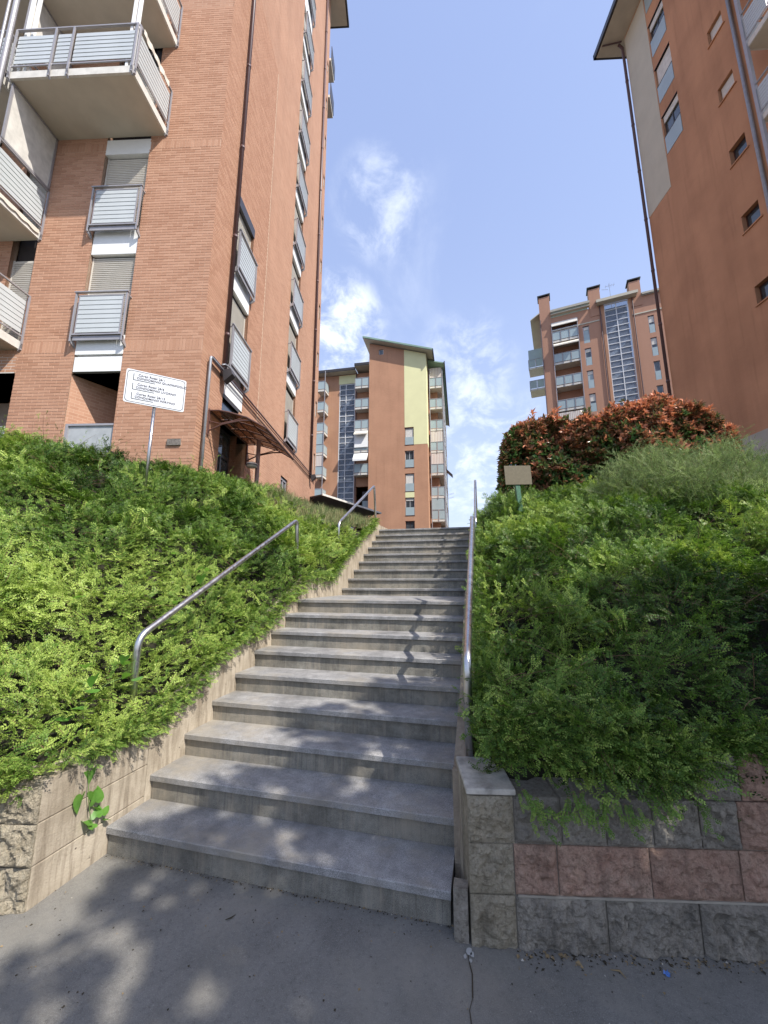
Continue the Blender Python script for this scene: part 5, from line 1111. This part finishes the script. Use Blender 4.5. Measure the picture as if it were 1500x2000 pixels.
for i in range(24):
    xx = bx0 + .2 + i * .16; yy = 6.35 + random.uniform(-.2, .2); mb.tube([(xx, yy, 2.7), (xx + random.uniform(-.1, .1), yy, 3.6), (xx + random.uniform(-.3, .3), yy + random.uniform(-.3, .3), 4.7)], [.02, .014, .006], 5)
mb.build('branches', 'photinia_wood', PH)
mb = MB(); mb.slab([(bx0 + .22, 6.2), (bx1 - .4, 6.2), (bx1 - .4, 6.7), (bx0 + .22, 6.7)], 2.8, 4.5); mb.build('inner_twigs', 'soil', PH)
# grass and dry stalks round the stair top
def grass_patch(x0, x1, y0, y1, n, fn, lab, s=1.0, tone=.5):
    x = x0 + (x1 - x0) * RNG.random(n); y = y0 + (y1 - y0) * RNG.random(n); z = fn(x, y) - .06; t = RNG.random(n) * 6.28; rot = basis_from(np.stack([np.cos(t), np.sin(t), RNG.normal(0, .15, n)], 1), np.stack([RNG.normal(0, .12, n), RNG.normal(0, .12, n), np.ones(n)], 1))
    scatter('grass', 'tuft_scatter', TUFT, np.stack([x, y, z], 1), rot, s * (.6 + .6 * RNG.random(n)), np.clip(tone + RNG.normal(0, .25, n), 0, 1), None, kind='stuff', label=lab, cat='grass')
grass_patch(-2.2, -.15, 4.6, 7.6, 1500, lambda x, y: hl(x, y) + lump(x, y, 3), 'mixed green and dry grass at the stair top, left side', .72, .6)
grass_patch(2.3, 4.2, 5.0, 7.2, 600, lambda x, y: hr(x, y) - .05 + lump(x, y, 5), 'grass blades at the foot of the red hedge', .85, .35)

# street tree behind and to the right of the camera; only its dappled shade reaches the picture
TR = root('street_tree', (8.6, -3.6, 0), 0, 'broad-crowned street tree on the pavement, casting dappled shade on the lower steps', 'tree')
mb = MB(); mb.tube([(0, 0, 0), (.03, 0, 1.5), (-.05, .05, 3.2), (-.1, .1, 5), (-.2, .3, 6.8)], [.2, .15, .13, .09, .04], 12)
for i in range(11):
    a = i * 2.4; z0 = 3.0 + i * .28; r = random.uniform(1.2, 2.1); mb.tube([(-.05, .05, z0), (math.cos(a) * r * .5, math.sin(a) * r * .5, z0 + .9), (math.cos(a) * r, math.sin(a) * r, z0 + 1.5)], [.06, .04, .015], 6)
mb.build('trunk', 'bark', TR, smooth=True)
n = 3800; v = RNG.normal(0, 1, (n, 3)); v /= np.linalg.norm(v, axis=1, keepdims=True); v *= (RNG.random((n, 1)) ** .45)
p = v * np.array([2.6, 2.45, 1.8]) + np.array([-.15, .72, 6.8]); gap = fbm(p[:, 0], p[:, 1], p[:, 2], 1.1, 77, 3); kk = gap > -.12; p = p[kk]; v = v[kk]
scatter('crown', 'tree_scatter', TREE, p, basis_from(v + RNG.normal(0, .6, p.shape), RNG.normal(0, 1, p.shape)), .8 + .5 * RNG.random(len(p)), RNG.random(len(p)), TR)

# bindweed on the left wall and in the hedge by the rail
def heart_mesh(L=.09):
    pts = [(0, 0), (.20, -.14), (.42, -.10), (.50, .14), (.42, .42), (.22, .74), (0, 1.0), (-.22, .74), (-.42, .42), (-.50, .14), (-.42, -.10), (-.20, -.14)]
    v = [(x * L * .95, y * L, abs(x) * L * .28 - (y ** 2) * L * .12) for x, y in pts] + [(0, .45 * L, -.02 * L)]
    mb = MB(); n_ = len(pts); mb.add(v, [(n_, i, (i + 1) % n_) for i in range(n_)]); return mb.mesh('leaf', 'vine', smooth=True)
HM = heart_mesh()
def vine(lab, stem, leaves):
    o = MB().tube(stem, .0022, 5).build('bindweed', 'greenstem', None, label=lab, cat='vine')
    for (x, y, z, s, yaw, tilt) in leaves:
        l = link('leaf', HM, o, (x, y, z)); l.scale = (s, s, s); l.rotation_euler = (R_(tilt), R_(random.uniform(-15, 15)), R_(yaw))
        # blade hangs from its base, face outward
    return o
vine('bindweed with heart-shaped leaves trailing down the left wall beside the bottom step', [(.01, -.19, .63), (.015, -.175, .52), (.02, -.17, .42), (.025, -.15, .32), (.02, -.11, .2)],
     [(0.012, -0.165, 0.545, 0.9, 78, -72), (0.016, -0.205, 0.435, 1.05, 105, -80), (0.02, -0.14, 0.425, 0.7, 60, -70), (0.024, -0.12, 0.36, 0.98, 84, 95), (0.024, -0.1, 0.27, 0.78, 40, 60), (0.028, -0.15, 0.25, 0.86, 120, 40), (0.024, -0.06, 0.26, 0.7, 20, 30), (0.032, -0.12, 0.22, 0.62, 90, 20), (0.016, -0.09, 0.3, 0.55, 170, 50), (0.024, -0.04, 0.22, 0.55, 0, -20)])
lv = []
for px_, py_, pz_, s in [(-.20, .26, 1.05, 1.0), (-.17, .24, .98, 1.1), (-.22, .22, 1.10, .8), (-.15, .28, .93, .9), (-.35, .12, .98, 1.0), (-.40, .08, 1.06, .9), (-.33, .10, .88, 1.1), (-.42, .05, .92, .8), (-.30, .02, .80, 1.0), (-.38, 0, .74, 1.1), (-.26, .05, .70, .8), (-.16, -.05, .64, .7), (-.9, .4, 1.5, .9), (-.5, 1.4, 1.75, 1.0), (-.75, 1.2, 1.9, .8), (-.42, .9, 1.45, .9)]:
    lv.append((px_ + .07, py_ - .08, pz_ + .04, s, random.uniform(30, 130), random.uniform(-60, 10)))
vine('bindweed with pale heart-shaped leaves climbing round the lower left handrail post', [(-.25, -.02, .66), (-.33, .04, .85), (-.28, .14, .95), (-.18, .25, 1.0), (-.19, .27, 1.12)], lv)
vine('single broad-leaved bindweed shoot poking from the hedge below the left handrail', [(-.45, 1.3, 1.5), (-.46, 1.25, 1.75)], [(-.44, 1.22, 1.72, 1.2, 60, -50), (-.46, 1.25, 1.8, .9, 120, -20)])

# ------------------------------------------------------------------ signs
def lettering(txt, size, x, z, parent, y=-.012):
    c = bpy.data.curves.new('lettering', 'FONT'); c.body = txt; c.size = size; c.extrude = .0006; c.offset = .0005
    t_ = bpy.data.objects.new('text', c); me = bpy.data.meshes.new_from_object(t_); me.materials.clear(); me.materials.append(M['signtext'])
    o = bpy.data.objects.new('lettering', me); COL.objects.link(o); o.parent = parent; o.location = (x, y, z); o.rotation_euler = (PI / 2, 0, 0); return o
b_ = place(-3.50, 5.56); WS = root('direction_sign', (b_.x, b_.y, 3.1), R_(13.99 + 29), 'white sign with condominium names on a thin steel pole, rising from the left hedge', 'sign')
ZC = 4.54 - 3.1
def rrect(w_, h_, r, y, th, n=6):
    pts = []
    for cx, cz, a0 in ((w_ / 2 - r, h_ / 2 - r, 0), (-w_ / 2 + r, h_ / 2 - r, 90), (-w_ / 2 + r, -h_ / 2 + r, 180), (w_ / 2 - r, -h_ / 2 + r, 270)):
        for i in range(n + 1): a = R_(a0 + 90 * i / n); pts.append((cx + r * math.cos(a), y, ZC + cz + r * math.sin(a)))
    return pts
mb = MB().prism(rrect(.80, .53, .03, -.008, 0), (0, .012, 0)); bd = mb.build('sign_board', 'signwhite', WS)
o1, i1 = rrect(.772, .500, .05, -.0095, 0), rrect(.754, .482, .045, -.0095, 0); mb = MB(); n = len(o1); mb.add(o1 + i1, [(i, (i + 1) % n, (i + 1) % n + n, i + n) for i in range(n)]); mb.build('border_line', 'signgrey', bd)
mb = MB()
for k in range(3):
    zt_ = ZC + .205 - k * .150; mb.box(-.308, -.297, -.0095, -.0085, zt_ - .098, zt_); mb.box(-.305, -.02, -.0095, -.0085, zt_ - .108, zt_ - .096)
mb.build('bracket_line', 'signgrey', bd)
for k, (a, b) in enumerate((('Corso Rosai 26/1', 'CONDOMINIO QUADRIFOGLIO'), ('Corso Rosai 26/6', 'CONDOMINIO LIVORNO'), ('Corso Rosai 26/12', 'CONDOMINIO FORTINO'))):
    z = ZC + .205 - k * .150; lettering(a, .050, -.245, z - .030, bd); lettering(b, .047, -.262, z - .080, bd)
MB().tube([(0, .022, -.2), (0, .022, ZC - .2)], .022, 12).build('pole', 'inox', WS, smooth=True); MB().box(-.04, .04, .006, .03, ZC - .24, ZC - .2).build('clamp', 'steel', WS)
b_ = place(2.17, 6.0); BS = root('small_sign', (b_.x, b_.y, 2.4), R_(14 + 6), 'small blank brown sign on a leaning green post, in the right hedge', 'sign')
BS.rotation_euler = (0, R_(-4), R_(20))
MB().box(-.225, .215, -.012, .0, .78, 1.09).build('sign_board', 'signbrown', BS, bevel=.004).rotation_euler = (0, R_(1.5), 0)
MB().box(-.035, .035, .002, .05, -.1, .80).build('post', 'greenpost', BS)

# ------------------------------------------------------------------ litter
mb = MB(); mats = ['litter_dark', 'litter_pale', 'litter_straw']
M['litter_dark'] = plain('dead_leaf_scrap', (.05, .04, .025), .9); M['litter_pale'] = plain('pale_petal', (.45, .42, .36), .8); M['litter_straw'] = plain('straw_scrap', (.26, .19, .10), .9)
for i in range(1500):
    t = random.random()
    if t < .32: X = random.uniform(0, 2.2); Y = .0 - abs(random.gauss(0, .018)) + .028; s = random.uniform(.002, .007)
    elif t < .72: X = random.uniform(2.42, 4.2); Y = float(wr(X)) - .02 - abs(random.gauss(0, .04)); s = random.uniform(.002, .0075) if random.random() < .93 else random.uniform(.008, .016)
    else: X = random.uniform(0, 4); Y = random.uniform(-1.2, .0); s = random.uniform(.002, .007)
    a = random.uniform(0, 6.3); c, sn = math.cos(a) * s, math.sin(a) * s; e = random.uniform(.3, 1.0); k = random.choices((0, 1, 2), (5, .35, 3))[0]; h = random.uniform(.001, .006)
    v = [(X + c, Y + sn, .001), (X - sn * e, Y + c * e, .001 + h), (X - c, Y - sn, .002), (X + sn * e, Y - c * e, .001 + h * .5)]; mb.add(v, [(0, 1, 2, 3)], k)
mb.build('leaf_litter', mats, None, kind='stuff', label='dead leaf scraps and petals along the wall foot and step edge', cat='litter')
def curl(x, y, L, a, mat, lab, w_=.004):
    mb = MB(); mb.tube([(x, y, .003), (x + math.cos(a) * L * .5, y + math.sin(a) * L * .5, .008), (x + math.cos(a + .5) * L, y + math.sin(a + .5) * L, .003)], [w_ * .4, w_, w_ * .3], 5); mb.build('twig_scrap', mat, None, label=lab, cat='twig')
curl(1.02, -.22, .05, .4, 'litter_dark', 'small dark curled twig lying on the asphalt before the bottom step', .0035)
curl(2.86, -.06, .06, 2.2, 'litter_straw', 'straw-coloured twig scrap on the asphalt below the red blocks', .004)
mb = MB()
for i in range(5):
    a = i * 1.2; mb.add([(0, 0, .004), (.016 * math.cos(a), .016 * math.sin(a), .012), (.018 * math.cos(a + .7), .012 * math.sin(a + .7), .003)], [(0, 1, 2)])
mb.tube([(0, 0, .001), (0, 0, .010)], .008, 8); mb.build('plastic_scrap', 'blueplastic', None, (3.04, .0, .001), label='crumpled blue plastic scrap on the asphalt near the wall', cat='litter')
mb = MB(); X0, Y0 = 2.20, -.10
for i in range(16):
    X1, Y1 = X0 + random.uniform(-.012, .018), Y0 - .05; w0 = random.uniform(.0012, .003); mb.quad((X0 - w0, Y0, .003), (X0 + w0, Y0, .003), (X1 + w0, Y1, .003), (X1 - w0, Y1, .003)); X0, Y0 = X1, Y1
mb.build('pavement_crack', 'litter_dark', None, kind='stuff', label='thin dark crack running across the asphalt from the pillar foot', cat='crack')
# splash of pale mortar at the foot of the pillar
mb = MB()
for cx, cy, r in ((2.207, -.095, .016), (2.222, -.11, .012), (2.19, -.125, .008), (2.215, -.14, .007)):
    pts = [(cx + r * (1 + .3 * random.uniform(-1, 1)) * math.cos(i * .7) * .8, cy + r * (1 + .3 * random.uniform(-1, 1)) * math.sin(i * .7) * 1.4, .004) for i in range(9)]; mb.add(pts, [tuple(range(9))])
mb.build('mortar_splash', plain('dried_mortar', (.36, .36, .34), .9), None, kind='stuff', label='pale dried mortar splash at the foot of the corner pillar', cat='stain')
